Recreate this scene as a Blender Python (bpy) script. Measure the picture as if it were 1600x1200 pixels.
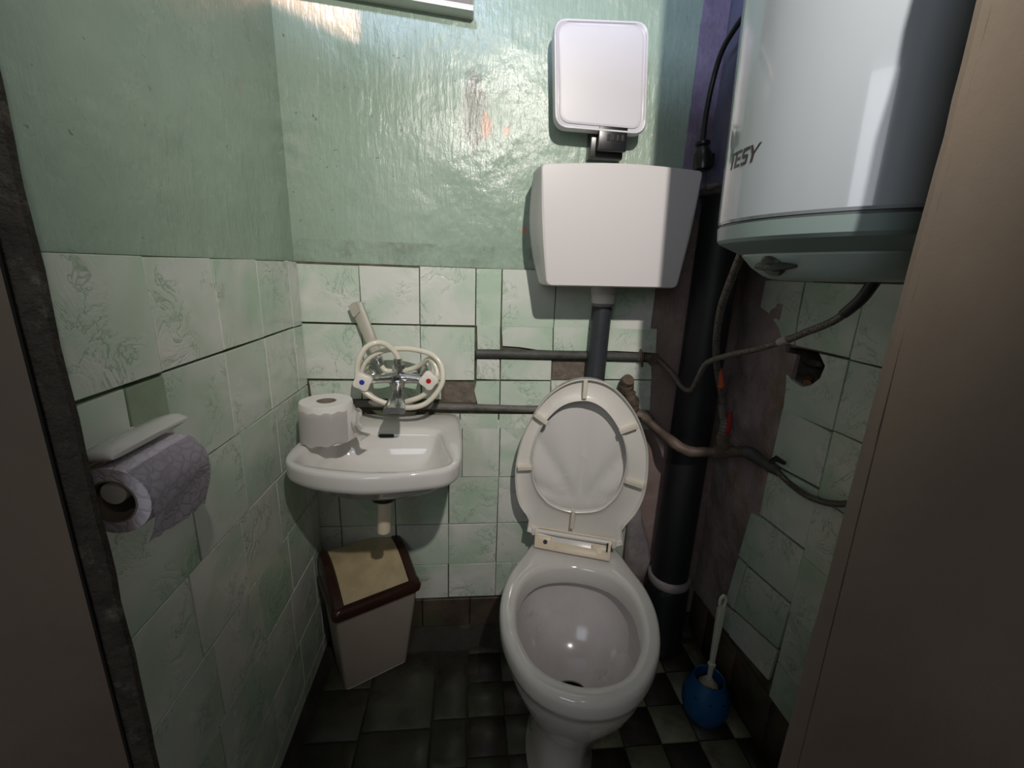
import bpy, bmesh, math, random
from mathutils import Vector, Matrix, noise
from mathutils.geometry import intersect_line_plane
random.seed(7)
S = bpy.context.scene
for o in list(bpy.data.objects): bpy.data.objects.remove(o)
PI = math.pi
H = 1.17            # camera height above the floor; every z below is given from camera height and lifted by H

# ------------------------------------------------------------------ camera
FPX = 677.0
vd = Vector((-65, -182, FPX)).normalized()
zd = -Vector((-95, 2555, FPX)).normalized()
zd = (zd - vd * zd.dot(vd)).normalized()
xd = vd.cross(zd)
Rcw = Matrix((xd, vd, zd))          # camera (x right, y down, z forward) -> world
cam_d = bpy.data.cameras.new('camera')
cam = bpy.data.objects.new('camera', cam_d)
S.collection.objects.link(cam)
M3 = Rcw @ Matrix(((1, 0, 0), (0, -1, 0), (0, 0, -1)))
cam.matrix_world = Matrix.Translation((0, 0, H)) @ M3.to_4x4()
cam_d.sensor_width = 36
cam_d.lens = FPX / 1600 * 36
cam_d.clip_start = 0.01
S.camera = cam

# ------------------------------------------------------------------ world, lights, exposure
S.view_settings.view_transform = 'Standard'
S.view_settings.look = 'None'
S.view_settings.gamma = 1
S.view_settings.use_curve_mapping = False
S.view_settings.exposure = 0.0
w = bpy.data.worlds.new('world'); S.world = w; w.use_nodes = True
w.node_tree.nodes['Background'].inputs[0].default_value = (1.0, 0.92, 0.84, 1)
w.node_tree.nodes['Background'].inputs[1].default_value = 0.105


def spot(name, loc, target, power, col, cone, blend, radius):
    l = bpy.data.lights.new(name, 'SPOT')
    l.energy = power; l.color = col; l.spot_size = math.radians(cone); l.spot_blend = blend
    l.shadow_soft_size = radius
    o = bpy.data.objects.new(name, l); S.collection.objects.link(o)
    o.location = loc
    d = Vector(target) - Vector(loc)
    o.rotation_euler = d.to_track_quat('-Z', 'Y').to_euler()
    return o


def area(name, loc, target, power, col, sx, sy):
    l = bpy.data.lights.new(name, 'AREA')
    l.shape = 'RECTANGLE'; l.size = sx; l.size_y = sy; l.energy = power; l.color = col
    o = bpy.data.objects.new(name, l); S.collection.objects.link(o)
    o.location = loc
    d = Vector(target) - Vector(loc)
    o.rotation_euler = d.to_track_quat('-Z', 'Y').to_euler()
    return o


# the hall lamp that shines through the doorway
spot('hall_lamp', (0.225, -0.27, H + 0.79), (0.12, 1.18, H + 0.13), 76, (1.0, 0.94, 0.875), 77, 1.0, 0.020)
# weak cool fill, added at the left to lift the heater's dark side
area('hall_fill', (-0.45, -0.75, H + 0.45), (0.45, 0.8, H + 0.1), 3.2, (0.86, 0.92, 1.0), 0.5, 0.6)
# cool daylight falling in over the low door header
area('transom_daylight', (-0.30, -0.15, H + 1.16), (0.25, 1.18, H + 0.55), 16, (0.60, 0.70, 1.0), 0.22, 0.12)
# warm lamp further back in the hall
spot('warm_hall_lamp', (-0.13, -0.55, H + 1.38), (-0.36, 1.18, H + 0.62), 330, (1.0, 0.50, 0.40), 40, 0.1, 0.004)


# ------------------------------------------------------------------ rays from the calibrated lens to real planes
def ray(px, py): return Rcw @ Vector((px - 800, py - 600, FPX))
def Y(px, py, y):
    d = ray(px, py); p = d * (y / d.y); return Vector((p.x, p.y, p.z + H))
def X(px, py, x):
    d = ray(px, py); p = d * (x / d.x); return Vector((p.x, p.y, p.z + H))
def Z(px, py, z):
    d = ray(px, py); p = d * ((z) / d.z); return Vector((p.x, p.y, p.z + H))
def PL(px, py, co, no):
    c0 = Vector((0, 0, H)); return intersect_line_plane(c0, c0 + ray(px, py), co, no)


D = 1.18; XL = -0.442; XR = 0.77; YF = 0.43; CEIL = H + 1.45


# ------------------------------------------------------------------ material helpers
class NT:
    def __init__(s, name):
        s.m = bpy.data.materials.new(name); s.m.use_nodes = True
        s.t = s.m.node_tree; s.n = s.t.nodes; s.b = s.n['Principled BSDF']
        s.tc = s.n.new('ShaderNodeTexCoord')
    def link(s, a, b): s.t.links.new(a, b)
    def mapping(s, scale=(1, 1, 1), rot=(0, 0, 0), loc=(0, 0, 0)):
        m = s.n.new('ShaderNodeMapping'); m.inputs['Scale'].default_value = scale
        m.inputs['Rotation'].default_value = rot; m.inputs['Location'].default_value = loc
        s.link(s.tc.outputs['Object'], m.inputs['Vector']); return m.outputs['Vector']
    def noise(s, scale, detail=4, rough=0.6, vec=None, dist=0.0):
        n = s.n.new('ShaderNodeTexNoise'); n.inputs['Scale'].default_value = scale
        n.inputs['Detail'].default_value = detail; n.inputs['Roughness'].default_value = rough
        n.inputs['Distortion'].default_value = dist
        s.link(vec if vec is not None else s.tc.outputs['Object'], n.inputs['Vector'])
        return n.outputs['Fac']
    def ramp(s, fac, stops):
        r = s.n.new('ShaderNodeValToRGB'); e = r.color_ramp.elements
        while len(e) < len(stops): e.new(0.5)
        for i, (p, c) in enumerate(stops):
            e[i].position = p; e[i].color = (c, c, c, 1) if isinstance(c, (int, float)) else (*c, 1)
        s.link(fac, r.inputs['Fac']); return r.outputs['Color']
    def mix(s, fac, a, b, mode='MIX'):
        m = s.n.new('ShaderNodeMix'); m.data_type = 'RGBA'; m.blend_type = mode
        for sock, v in ((m.inputs[0], fac), (m.inputs[6], a), (m.inputs[7], b)):
            if isinstance(v, (int, float)): sock.default_value = v
            elif isinstance(v, tuple): sock.default_value = (*v, 1)
            else: s.link(v, sock)
        return m.outputs[2]
    def math(s, op, a, b=0.0):
        m = s.n.new('ShaderNodeMath'); m.operation = op
        for sock, v in ((m.inputs[0], a), (m.inputs[1], b)):
            if isinstance(v, (int, float)): sock.default_value = v
            else: s.link(v, sock)
        return m.outputs[0]
    def sep(s):
        x = s.n.new('ShaderNodeSeparateXYZ'); s.link(s.tc.outputs['Object'], x.inputs[0]); return x.outputs
    def bump(s, h, strength=0.3, dist=0.01, prev=None):
        b = s.n.new('ShaderNodeBump'); b.inputs['Strength'].default_value = strength
        b.inputs['Distance'].default_value = dist; s.link(h, b.inputs['Height'])
        if prev is not None: s.link(prev, b.inputs['Normal'])
        s.link(b.outputs['Normal'], s.b.inputs['Normal']); return b.outputs['Normal']
    def col(s, c):
        if isinstance(c, tuple): s.b.inputs['Base Color'].default_value = (*c, 1)
        else: s.link(c, s.b.inputs['Base Color'])
    def rough(s, r):
        if isinstance(r, (int, float)): s.b.inputs['Roughness'].default_value = r
        else: s.link(r, s.b.inputs['Roughness'])
    def metal(s, v): s.b.inputs['Metallic'].default_value = v


def simple(name, col, rough=0.4, metal=0.0, bump=None, var=0.0, vscale=8, coat=0.0, dirt=None):
    t = NT(name)
    c = col
    if var > 0:
        f = t.noise(vscale, 5)
        c = t.mix(t.ramp(f, [(0.3, 0.0), (0.7, 1.0)]), tuple(v * (1 - var) for v in col), tuple(min(1, v * (1 + var * .6)) for v in col))
    if dirt:
        f = t.noise(dirt[1], 6, 0.7)
        c = t.mix(t.ramp(f, [(dirt[2], 0.0), (dirt[2] + .14, 1.0)]), c, dirt[0])
    t.col(c); t.rough(rough); t.metal(metal)
    if coat: t.b.inputs['Coat Weight'].default_value = coat
    if bump:
        t.bump(t.noise(bump[0], 5, 0.65), bump[1], bump[2] if len(bump) > 2 else 0.004)
    return t.m


# glossy oil paint brushed on rough plaster: green, with a mauve painted strip at the right of the back wall
def paint_mat(name, mauve):
    t = NT(name)
    blotch = t.noise(2.2, 5, 0.6)
    green = t.mix(t.ramp(blotch, [(0.3, 0.0), (0.7, 1.0)]), (0.262, 0.355, 0.278), (0.36, 0.445, 0.362))
    fine = t.noise(38, 6, 0.7)
    green = t.mix(t.ramp(fine, [(0.62, 0.0), (0.75, 0.5)]), green, (0.20, 0.27, 0.20))
    smear = t.noise(1.0, 5, 0.6, t.mapping((5, 5, 2.2)), 1.0)
    green = t.mix(t.ramp(smear, [(0.60, 0.0), (0.74, 0.5)]), green, (0.52, 0.54, 0.47))
    chips = t.noise(9, 3, 0.5, t.mapping((1.4, 1.4, .6), loc=(2.4, 0, 1.3)))
    green = t.mix(t.ramp(chips, [(0.735, 0.0), (0.742, 0.85)]), green, (0.46, 0.27, 0.19))
    specks = t.noise(75, 2, 0.5)
    green = t.mix(t.ramp(specks, [(0.73, 0.0), (0.76, 0.7)]), green, (0.13, 0.14, 0.11))
    c = green
    sx = t.sep()
    if mauve:
        low = t.math('LESS_THAN', sx[2], H - 0.001)
        # grimy band right over the tiles
        band = t.math('LESS_THAN', sx[2], H + 0.055)
        g2 = t.math('MULTIPLY', band, t.ramp(t.noise(14, 6, .7), [(0.45, 0.0), (0.62, 0.55)]))
        c = t.mix(g2, c, (0.17, 0.20, 0.15))
        # peeled dark patch and two bare spots under the shelf's right end
        for (cx, cz, rx, rz, cc, am) in ((0.005, 0.36, .035, .10, (0.16, 0.15, 0.13), .75), (0.035, 0.335, .013, .03, (0.50, 0.30, 0.21), 1.0), (0.085, 0.325, .008, .012, (0.50, 0.30, 0.21), 1.0)):
            dx = t.math('DIVIDE', t.math('SUBTRACT', sx[0], cx), rx)
            dz = t.math('DIVIDE', t.math('SUBTRACT', sx[2], H + cz), rz)
            rr = t.math('ADD', t.math('MULTIPLY', dx, dx), t.math('MULTIPLY', dz, dz))
            rr = t.math('ADD', rr, t.math('MULTIPLY', t.math('SUBTRACT', t.noise(45, 5, .7), 0.5), 3.0))
            k = t.ramp(rr, [(0.35 if am < 1 else 0.8, am), (1.0, 0.0)])
            c = t.mix(k, c, cc)
        mv = t.mix(t.ramp(t.noise(6, 6, .7), [(0.35, 0.0), (0.65, 1.0)]), (0.17, 0.135, 0.19), (0.31, 0.26, 0.36))
        mlow = t.mix(t.ramp(t.noise(7, 6, .7), [(0.3, 0.0), (0.7, 1.0)]), (0.20, 0.145, 0.13), (0.36, 0.27, 0.25))
        lowf = t.ramp(sx[2], [(0.0, 0.0), (1.0, 1.0)])
        hi = t.math('GREATER_THAN', t.math('ADD', sx[2], t.math('MULTIPLY', t.noise(8, 4), 0.16)), H + 0.20)
        mv = t.mix(hi, mlow, mv)
        edge = t.math('ADD', sx[0], t.math('MULTIPLY', t.math('SUBTRACT', t.noise(20, 5), 0.5), 0.012))
        ismv = t.math('GREATER_THAN', edge, 0.543)
        c = t.mix(ismv, c, mv)
        c = t.mix(low, c, mlow)
    t.col(c)
    t.rough(t.ramp(t.noise(6, 4), [(0.3, 0.20), (0.7, 0.34)]))
    b = t.bump(t.noise(7, 3, 0.5), 0.5, 0.02)
    b = t.bump(t.noise(60, 5, 0.6, t.mapping((1.6, 1.6, 0.35))), 0.42, 0.004, b)
    t.bump(t.noise(90, 4, 0.6), 0.35, 0.002, b)
    return t.m


def tile_mat(name, green_amt=0.5):
    t = NT(name)
    oi = t.n.new('ShaderNodeObjectInfo')
    rnd = oi.outputs['Random']
    # shift the pattern from tile to tile
    add = t.n.new('ShaderNodeVectorMath'); add.operation = 'MULTIPLY_ADD'
    comb = t.n.new('ShaderNodeCombineXYZ')
    for i in range(3): t.link(rnd, comb.inputs[i])
    t.link(comb.outputs[0], add.inputs[0]); add.inputs[1].default_value = (7, 9, 5); t.link(t.tc.outputs['Object'], add.inputs[2])
    v = add.outputs[0]
    def n2(scale, detail, rough, dist=0.0): return t.noise(scale, detail, rough, v, dist)
    base = t.mix(rnd, (0.60, 0.64, 0.58), (0.69, 0.69, 0.645))
    wash = t.ramp(n2(5.5, 3, .5, .6), [(0.40, 0.0), (0.66, 1.0)])
    base = t.mix(t.math('MULTIPLY', wash, 0.85 * green_amt), base, (0.40, 0.55, 0.41))
    rel = n2(15, 5, .66, .7)
    ridge = t.math('ABSOLUTE', t.math('SUBTRACT', rel, 0.5))
    creases = t.ramp(ridge, [(0.0, 1.0), (0.018, 0.0)])
    zone = t.ramp(n2(9, 2, .5), [(0.47, 0.0), (0.58, 1.0)])
    base = t.mix(t.math('MULTIPLY', t.math('MULTIPLY', creases, zone), .75), base, (0.22, 0.36, 0.23))
    grime = t.ramp(n2(24, 6, .75), [(0.60, 0.0), (0.78, .35)])
    base = t.mix(grime, base, (0.30, 0.29, 0.24))
    t.col(base)
    t.rough(t.ramp(n2(10, 3, .5), [(0.3, 0.13), (0.7, 0.30)]))
    relief = t.math('ADD', t.math('MULTIPLY', t.math('POWER', t.math('MULTIPLY', ridge, 6.0), 0.5), zone), t.math('MULTIPLY', n2(5, 2, .5), 2.0))
    t.bump(relief, 0.40, 0.0028)
    return t.m


M = {}
M['paint_back'] = paint_mat('gloss_paint_back', True)
M['paint_side'] = paint_mat('gloss_paint_side', False)
M['tile'] = tile_mat('wavy_tile', 1.0)
M['tile_green'] = simple('green_washed_tile', (0.28, 0.37, 0.26), 0.25, var=.25, bump=(14, .3))
M['grout'] = simple('dirty_grout', (0.10, 0.09, 0.06), 0.9, var=.5, vscale=30, bump=(60, .7), dirt=((0.10, 0.16, 0.07), 7, .52))
M['grout_green'] = simple('green_grout', (0.085, 0.135, 0.06), 0.9, var=.5, vscale=18, bump=(60, .7), dirt=((0.07, 0.055, 0.04), 9, .52))
M['mortar'] = simple('bare_mortar', (0.17, 0.14, 0.115), 0.95, var=.35, vscale=40, bump=(70, .9, .006))
M['skirting'] = simple('dirty_skirting_tile', (0.085, 0.062, 0.045), 0.5, var=.5, vscale=14, bump=(30, .4), dirt=((0.06, 0.07, 0.035), 6, .5))
M['plaster_mauve'] = simple('mauve_rough_plaster', (0.33, 0.255, 0.25), 0.75, var=.45, vscale=7, bump=(28, .9, .008), dirt=((0.26, 0.17, 0.10), 5, .53))
M['beige'] = simple('beige_gloss_paint', (0.155, 0.125, 0.095), 0.5, var=.13, vscale=5, bump=(16, .35, .004), dirt=((0.16, 0.12, 0.075), 24, .68))
M['jamb_left'] = simple('brown_beige_paint', (0.15, 0.115, 0.09), 0.5, var=.15, vscale=5, bump=(18, .35, .004), dirt=((0.12, 0.085, 0.055), 16, .68))
M['rough_wood'] = simple('rough_dark_timber', (0.045, 0.037, 0.028), 0.8, var=.5, vscale=25, bump=(50, 1.0, .01), dirt=((0.12, 0.11, 0.09), 30, .56))
M['crack'] = simple('dark_gap', (0.008, 0.006, 0.005), 1.0)
M['white_gloss'] = simple('white_gloss_paint', (0.70, 0.69, 0.64), 0.25, bump=(20, .2))
M['porcelain'] = simple('white_porcelain', (0.69, 0.67, 0.64), 0.09, coat=.4, var=.05, vscale=3, bump=(4, .05, .01))
M['porcelain_in'] = simple('stained_porcelain', (0.66, 0.62, 0.62), 0.14, var=.12, vscale=6, dirt=((0.42, 0.38, 0.34), 7, .60), bump=(5, .08, .01))
M['cist'] = simple('white_plastic_cistern', (0.60, 0.57, 0.57), 0.33, bump=(140, .04, .001))
M['lid_plastic'] = simple('matt_white_plastic', (0.60, 0.585, 0.62), 0.38)
M['seat'] = simple('aged_white_plastic', (0.71, 0.685, 0.64), 0.26, var=.04, vscale=5)
M['seat_lid'] = simple('white_plastic_lid', (0.66, 0.645, 0.62), 0.3)
M['cream'] = simple('yellowed_plastic', (0.70, 0.60, 0.45), 0.4, dirt=((0.48, 0.30, 0.14), 22, .62))
M['buffer'] = simple('yellowed_rubber', (0.64, 0.59, 0.50), 0.45)
M['black'] = simple('black_plastic', (0.012, 0.012, 0.013), 0.28)
M['blackhole'] = simple('dark_hole', (0.006, 0.005, 0.005), 0.6)
M['pvc_grey'] = simple('dark_grey_pipe', (0.035, 0.038, 0.045), 0.42, var=.2, vscale=10, dirt=((0.12, 0.11, 0.10), 30, .66), bump=(40, .2))
M['soil'] = simple('black_soil_pipe', (0.010, 0.011, 0.013), 0.5, bump=(20, .2))
M['soil_mauve'] = simple('mauve_painted_pipe', (0.10, 0.095, 0.17), 0.4, var=.2, bump=(20, .3))
M['coupling'] = simple('dark_coupling', (0.015, 0.018, 0.02), 0.5, bump=(20, .2), dirt=((0.07, 0.065, 0.06), 14, .6))
M['pipe_grey'] = simple('painted_grey_pipe', (0.135, 0.125, 0.11), 0.6, var=.35, vscale=25, bump=(60, .6), dirt=((0.045, 0.045, 0.04), 18, .55))
M['pipe_dark'] = simple('old_dark_pipe', (0.062, 0.062, 0.056), 0.6, var=.45, vscale=25, bump=(60, .6), dirt=((0.22, 0.21, 0.19), 55, .64))
M['rust'] = simple('corroded_brass', (0.125, 0.092, 0.066), 0.75, metal=.1, var=.5, vscale=35, bump=(80, 1.0, .006), dirt=((0.28, 0.10, 0.03), 20, .60))
M['brown_pipe'] = simple('mauve_brown_pipe', (0.125, 0.088, 0.066), 0.55, var=.3, vscale=14, bump=(40, .5))
M['chrome'] = simple('worn_chrome', (0.60, 0.60, 0.59), 0.16, metal=1, var=.25, vscale=30, bump=(40, .08), dirt=((0.38, 0.35, 0.30), 26, .6))
M['hose_cream'] = simple('cream_hose_plastic', (0.70, 0.66, 0.55), 0.22, var=.05)
M['shower'] = simple('aged_grey_beige_plastic', (0.42, 0.40, 0.33), 0.42, var=.12)
M['knob'] = simple('white_tap_knob', (0.74, 0.70, 0.62), 0.3)
M['blue'] = simple('blue_dot', (0.02, 0.04, 0.35), 0.3)
M['red'] = simple('red_dot', (0.42, 0.01, 0.02), 0.3)
M['orange'] = simple('orange_red_sleeve', (0.62, 0.11, 0.05), 0.5)
M['redv'] = simple('dark_red_plastic', (0.26, 0.01, 0.012), 0.5)
M['bin_body'] = simple('beige_grey_bin', (0.36, 0.31, 0.26), 0.42, var=.06)
M['bin_brown'] = simple('dark_brown_plastic', (0.032, 0.012, 0.008), 0.22)
M['bin_flap'] = simple('tan_marbled_plastic', (0.46, 0.37, 0.22), 0.28, var=.2, vscale=22)
M['blue_holder'] = simple('blue_plastic', (0.010, 0.085, 0.22), 0.32)
M['brush_white'] = simple('off_white_plastic', (0.56, 0.57, 0.47), 0.35)
M['bristle'] = simple('bristles', (0.55, 0.50, 0.40), 0.9, bump=(200, 1, .01))
M['heater'] = simple('white_enamel', (0.38, 0.415, 0.45), 0.13, coat=.5)
M['heater_cap'] = simple('grey_plastic_cap', (0.22, 0.29, 0.28), 0.34)
M['heater_panel'] = simple('pale_grey_green_plastic', (0.40, 0.49, 0.47), 0.3)
M['darkgrey'] = simple('dark_grey_plastic', (0.028, 0.031, 0.029), 0.4)
M['seam'] = simple('dark_seal', (0.08, 0.09, 0.09), 0.5)
M['ink'] = simple('dark_brown_print', (0.035, 0.02, 0.025), 0.4)
M['yellow'] = simple('yellow_plastic', (0.65, 0.60, 0.16), 0.4)
M['card'] = simple('grey_cardboard', (0.26, 0.21, 0.17), 0.9, var=.15)
M['plaster_grey'] = simple('grey_plaster_lump', (0.30, 0.27, 0.27), 0.85, var=.3, vscale=16, bump=(40, .7))
M['brick_hole'] = simple('red_brown_brick', (0.22, 0.11, 0.06), 0.9, var=.4, vscale=22, bump=(40, 1, .01))

# soft paper with quilted cells
t = NT('quilted_paper'); vo = t.n.new('ShaderNodeTexVoronoi'); vo.feature = 'DISTANCE_TO_EDGE'; vo.inputs['Scale'].default_value = 70
wv = t.n.new('ShaderNodeVectorMath'); wv.operation = 'ADD'
nz = t.n.new('ShaderNodeTexNoise'); nz.inputs['Scale'].default_value = 90; nz.inputs['Detail'].default_value = 1
sc = t.n.new('ShaderNodeVectorMath'); sc.operation = 'SCALE'; sc.inputs['Scale'].default_value = 0.012
t.link(t.tc.outputs['Object'], nz.inputs['Vector']); t.link(nz.outputs['Color'], sc.inputs[0]); t.link(sc.outputs[0], wv.inputs[0]); t.link(t.tc.outputs['Object'], wv.inputs[1]); t.link(wv.outputs[0], vo.inputs['Vector'])
e = t.ramp(vo.outputs['Distance'], [(0.0, 0.0), (0.16, 1.0)])
t.col(t.mix(e, (0.58, 0.53, 0.61), (0.68, 0.63, 0.70))); t.rough(0.9); t.bump(e, 0.35, 0.002); M['quilt'] = t.m
M['paper'] = simple('white_paper', (0.74, 0.72, 0.69), 0.9, bump=(60, .25, .003))

# braided metal hose
t = NT('braided_hose'); 
ck = t.noise(420, 2, .5)
t.col(t.mix(t.ramp(ck, [(0.4, 0.0), (0.6, 1.0)]), (0.06, 0.05, 0.045), (0.22, 0.19, 0.17))); t.rough(.45); t.metal(.5)
t.bump(ck, .5, .002); M['braid'] = t.m

# floor tile stone
def floor_mat(name, c1, c2):
    return simple(name, c1, 0.38, var=.35, vscale=12, bump=(25, .3), dirt=(c2, 9, .52))
M['ftile_l'] = floor_mat('pale_floor_tile', (0.20, 0.20, 0.135), (0.085, 0.075, 0.05))
M['ftile_d'] = floor_mat('dark_floor_tile', (0.032, 0.027, 0.021), (0.06, 0.045, 0.033))
M['ftile_m'] = floor_mat('worn_floor_tile', (0.055, 0.055, 0.038), (0.028, 0.025, 0.018))
M['fbed'] = simple('dark_floor_bed', (0.030, 0.026, 0.020), 0.8, var=.5, vscale=9, bump=(20, .8, .01), dirt=((0.08, 0.08, 0.05), 5, .56))


# ------------------------------------------------------------------ geometry helpers
def link(o): S.collection.objects.link(o); return o

def obj(name, bm, m, parent=None, sharp=32):
    bm.normal_update()
    th = math.radians(sharp)
    for f in bm.faces: f.smooth = True
    for e in bm.edges:
        if len(e.link_faces) == 2:
            if e.calc_face_angle(0) > th: e.smooth = False
    me = bpy.data.meshes.new(name); bm.to_mesh(me); bm.free()
    if isinstance(m, (list, tuple)):
        for x in m: me.materials.append(M[x])
    else: me.materials.append(M[m])
    o = bpy.data.objects.new(name, me); link(o)
    if parent is not None:
        o.parent = parent
        o.matrix_parent_inverse = Matrix.Translation(-Vector(parent.location)) if False else parent.matrix_world.inverted()
    return o

def thing(name, label, cat, loc=(0, 0, 0), group=None):
    o = bpy.data.objects.new(name, None); link(o); o.location = loc
    o.matrix_world = Matrix.Translation(loc)
    o.empty_display_size = .05
    o['label'] = label; o['category'] = cat
    if group: o['group'] = group
    return o

def tag(o, label, cat, group=None):
    o['label'] = label; o['category'] = cat
    if group: o['group'] = group
    return o

def struct(o, label=None, cat=None):
    o['kind'] = 'structure'
    if label: o['label'] = label
    if cat: o['category'] = cat
    return o

def box(bm, lo, hi, bev=0.0):
    lo = Vector(lo); hi = Vector(hi)
    r = bmesh.ops.create_cube(bm, size=1)
    for v in r['verts']:
        v.co = Vector([(lo[i] + hi[i]) / 2 + v.co[i] * (hi[i] - lo[i]) for i in range(3)])
    if bev > 0:
        es = set(e for v in r['verts'] for e in v.link_edges)
        bmesh.ops.bevel(bm, geom=list(es), offset=bev, segments=2, profile=.6, affect='EDGES')
    return bm

def prism(bm, poly, depth_vec, bev=0.0):
    """extrude a 3D polygon along a vector; optional small chamfer of the far face"""
    n = len(poly); dv = Vector(depth_vec)
    c = sum((Vector(p) for p in poly), Vector()) / n
    a = [bm.verts.new(Vector(p)) for p in poly]
    if bev > 0:
        b = [bm.verts.new(Vector(p) + dv * (1 - bev / dv.length)) for p in poly]
        t2 = []
        nrm = dv.normalized()
        for i in range(n):
            p0, p1, p2 = Vector(poly[i - 1]), Vector(poly[i]), Vector(poly[(i + 1) % n])
            e1 = (p1 - p0).normalized(); e2 = (p2 - p1).normalized()
            n1 = nrm.cross(e1); n2 = nrm.cross(e2)
            m_ = (n1 + n2)
            if m_.length < 1e-6: m_ = n1
            m_.normalize()
            if area_sign(poly, nrm) < 0: m_ = -m_
            t2.append(bm.verts.new(p1 + dv + m_ * bev))
        rings = [a, b, t2]
    else:
        rings = [a, [bm.verts.new(Vector(p) + dv) for p in poly]]
    for r0, r1 in zip(rings, rings[1:]):
        for i in range(n):
            bm.faces.new((r0[i], r0[(i + 1) % n], r1[(i + 1) % n], r1[i]))
    bm.faces.new(rings[-1]); bm.faces.new(list(reversed(a)))
    bmesh.ops.recalc_face_normals(bm, faces=bm.faces[:])
    return bm

def area_sign(poly, nrm):
    s = Vector()
    for i in range(len(poly)):
        s += Vector(poly[i]).cross(Vector(poly[(i + 1) % len(poly)]))
    return s.dot(nrm)

def loft(bm, rings, cap0=True, cap1=True, closed=True):
    vs = [[bm.verts.new(Vector(p)) for p in r] for r in rings]
    n = len(vs[0])
    for a, b in zip(vs, vs[1:]):
        for i in range(n if closed else n - 1):
            j = (i + 1) % n
            bm.faces.new((a[i], a[j], b[j], b[i]))
    if cap0: bm.faces.new(list(reversed(vs[0])))
    if cap1: bm.faces.new(vs[-1])
    bmesh.ops.recalc_face_normals(bm, faces=bm.faces[:])
    return vs

def catmull(pts, seg=8, closed=False):
    P = [Vector(p) for p in pts]; n = len(P); out = []
    rng = n if closed else n - 1
    for i in range(rng):
        if closed: p0, p1, p2, p3 = P[(i - 1) % n], P[i], P[(i + 1) % n], P[(i + 2) % n]
        else: p0, p1, p2, p3 = P[max(i - 1, 0)], P[i], P[i + 1], P[min(i + 2, n - 1)]
        for k in range(seg):
            u = k / seg
            out.append(0.5 * ((2 * p1) + (-p0 + p2) * u + (2 * p0 - 5 * p1 + 4 * p2 - p3) * u * u + (-p0 + 3 * p1 - 3 * p2 + p3) * u ** 3))
    if not closed: out.append(P[-1])
    return out

def tube(bm, pts, r, sides=14, caps=True, closed=False):
    n = len(pts); rad = r if isinstance(r, (list, tuple)) else [r] * n
    if len(rad) != n:
        rad = [rad[min(len(rad) - 1, int(i / (n - 1) * (len(rad) - 1)))] * (1 - (i / (n - 1) * (len(rad) - 1)) % 1) + rad[min(len(rad) - 1, int(i / (n - 1) * (len(rad) - 1)) + 1)] * ((i / (n - 1) * (len(rad) - 1)) % 1) for i in range(n)]
    up = None; rings = []
    for i in range(n):
        if closed: tg = (pts[(i + 1) % n] - pts[i - 1]).normalized()
        else: tg = (pts[min(i + 1, n - 1)] - pts[max(i - 1, 0)]).normalized()
        if up is None:
            up = Vector((0, 0, 1)) if abs(tg.z) < .9 else Vector((0, 1, 0))
        a = (up - tg * up.dot(tg)).normalized(); b = tg.cross(a); up = a
        rings.append([pts[i] + (a * math.cos(2 * PI * k / sides) + b * math.sin(2 * PI * k / sides)) * rad[i] for k in range(sides)])
    if closed:
        rings.append(rings[0])
    loft(bm, rings, caps and not closed, caps and not closed)
    if closed: bmesh.ops.remove_doubles(bm, verts=bm.verts[:], dist=1e-6)
    return bm

def cyl(bm, a, b, r0, r1=None, sides=24):
    r1 = r0 if r1 is None else r1
    return tube(bm, [Vector(a), Vector(b)], [r0, r1], sides)

def lathe(bm, prof, centre, sides=48, axis=None, cap0=False, cap1=False):
    c = Vector(centre); ax = Vector(axis or (0, 0, 1)).normalized()
    q = Vector((0, 0, 1)).rotation_difference(ax)
    rings = [[c + q @ Vector((r * math.cos(2 * PI * k / sides), r * math.sin(2 * PI * k / sides), z)) for k in range(sides)] for r, z in prof]
    return loft(bm, rings, cap0, cap1)

def rough_up(bm, amp, scale=20, seed=0.0):
    for v in bm.verts:
        v.co += Vector([noise.noise(v.co * scale + Vector((seed + 11 * k, 3 * k, 7))) for k in range(3)]) * amp

def B(): return bmesh.new()


# ================================================================== the setting
bm = B(); box(bm, (-1.1, -0.9, -0.06), (1.3, D + .1, -0.004)); floor = struct(obj('floor', bm, 'fbed'))
bm = B(); box(bm, (XL - .1, D, -0.06), (XR + .1, D + .1, CEIL)); wall_back = struct(obj('wall_back', bm, 'paint_back'))
bm = B(); box(bm, (XL - .1, YF, -0.06), (XL, D, CEIL)); wall_left = struct(obj('wall_left', bm, 'paint_side'))

# right wall with a real hole broken through tile and plaster
HC = X(1257, 572, XR)
bm = B(); box(bm, (XR, YF + .02, -0.06), (XR + .16, D, CEIL)); wall_right = obj('wall_right', bm, ['plaster_mauve', 'mortar'])
hole_px = [(1228, 541), (1255, 545), (1283, 553), (1292, 572), (1284, 590), (1270, 600), (1258, 603), (1243, 594), (1232, 583), (1227, 566)]
hole = [X(a, b, XR) for a, b in hole_px]
bm = B()
hc = sum(hole, Vector()) / len(hole)
loft(bm, [[p + Vector((-.05, 0, 0)) for p in hole], [hc + (p - hc) * .98 + Vector((.05, 0, 0)) for p in hole], [hc + (p - hc) * .7 + Vector((.11, 0, 0)) for p in hole]])
cutter = obj('cutter', bm, 'mortar')
md = wall_right.modifiers.new('b', 'BOOLEAN'); md.operation = 'DIFFERENCE'; md.object = cutter; md.solver = 'EXACT'
dg = bpy.context.evaluated_depsgraph_get()
me2 = bpy.data.meshes.new_from_object(wall_right.evaluated_get(dg))
wall_right.modifiers.clear(); wall_right.data = me2
bpy.data.objects.remove(cutter)
struct(wall_right)
for p in me2.polygons:
    p.use_smooth = False
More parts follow.
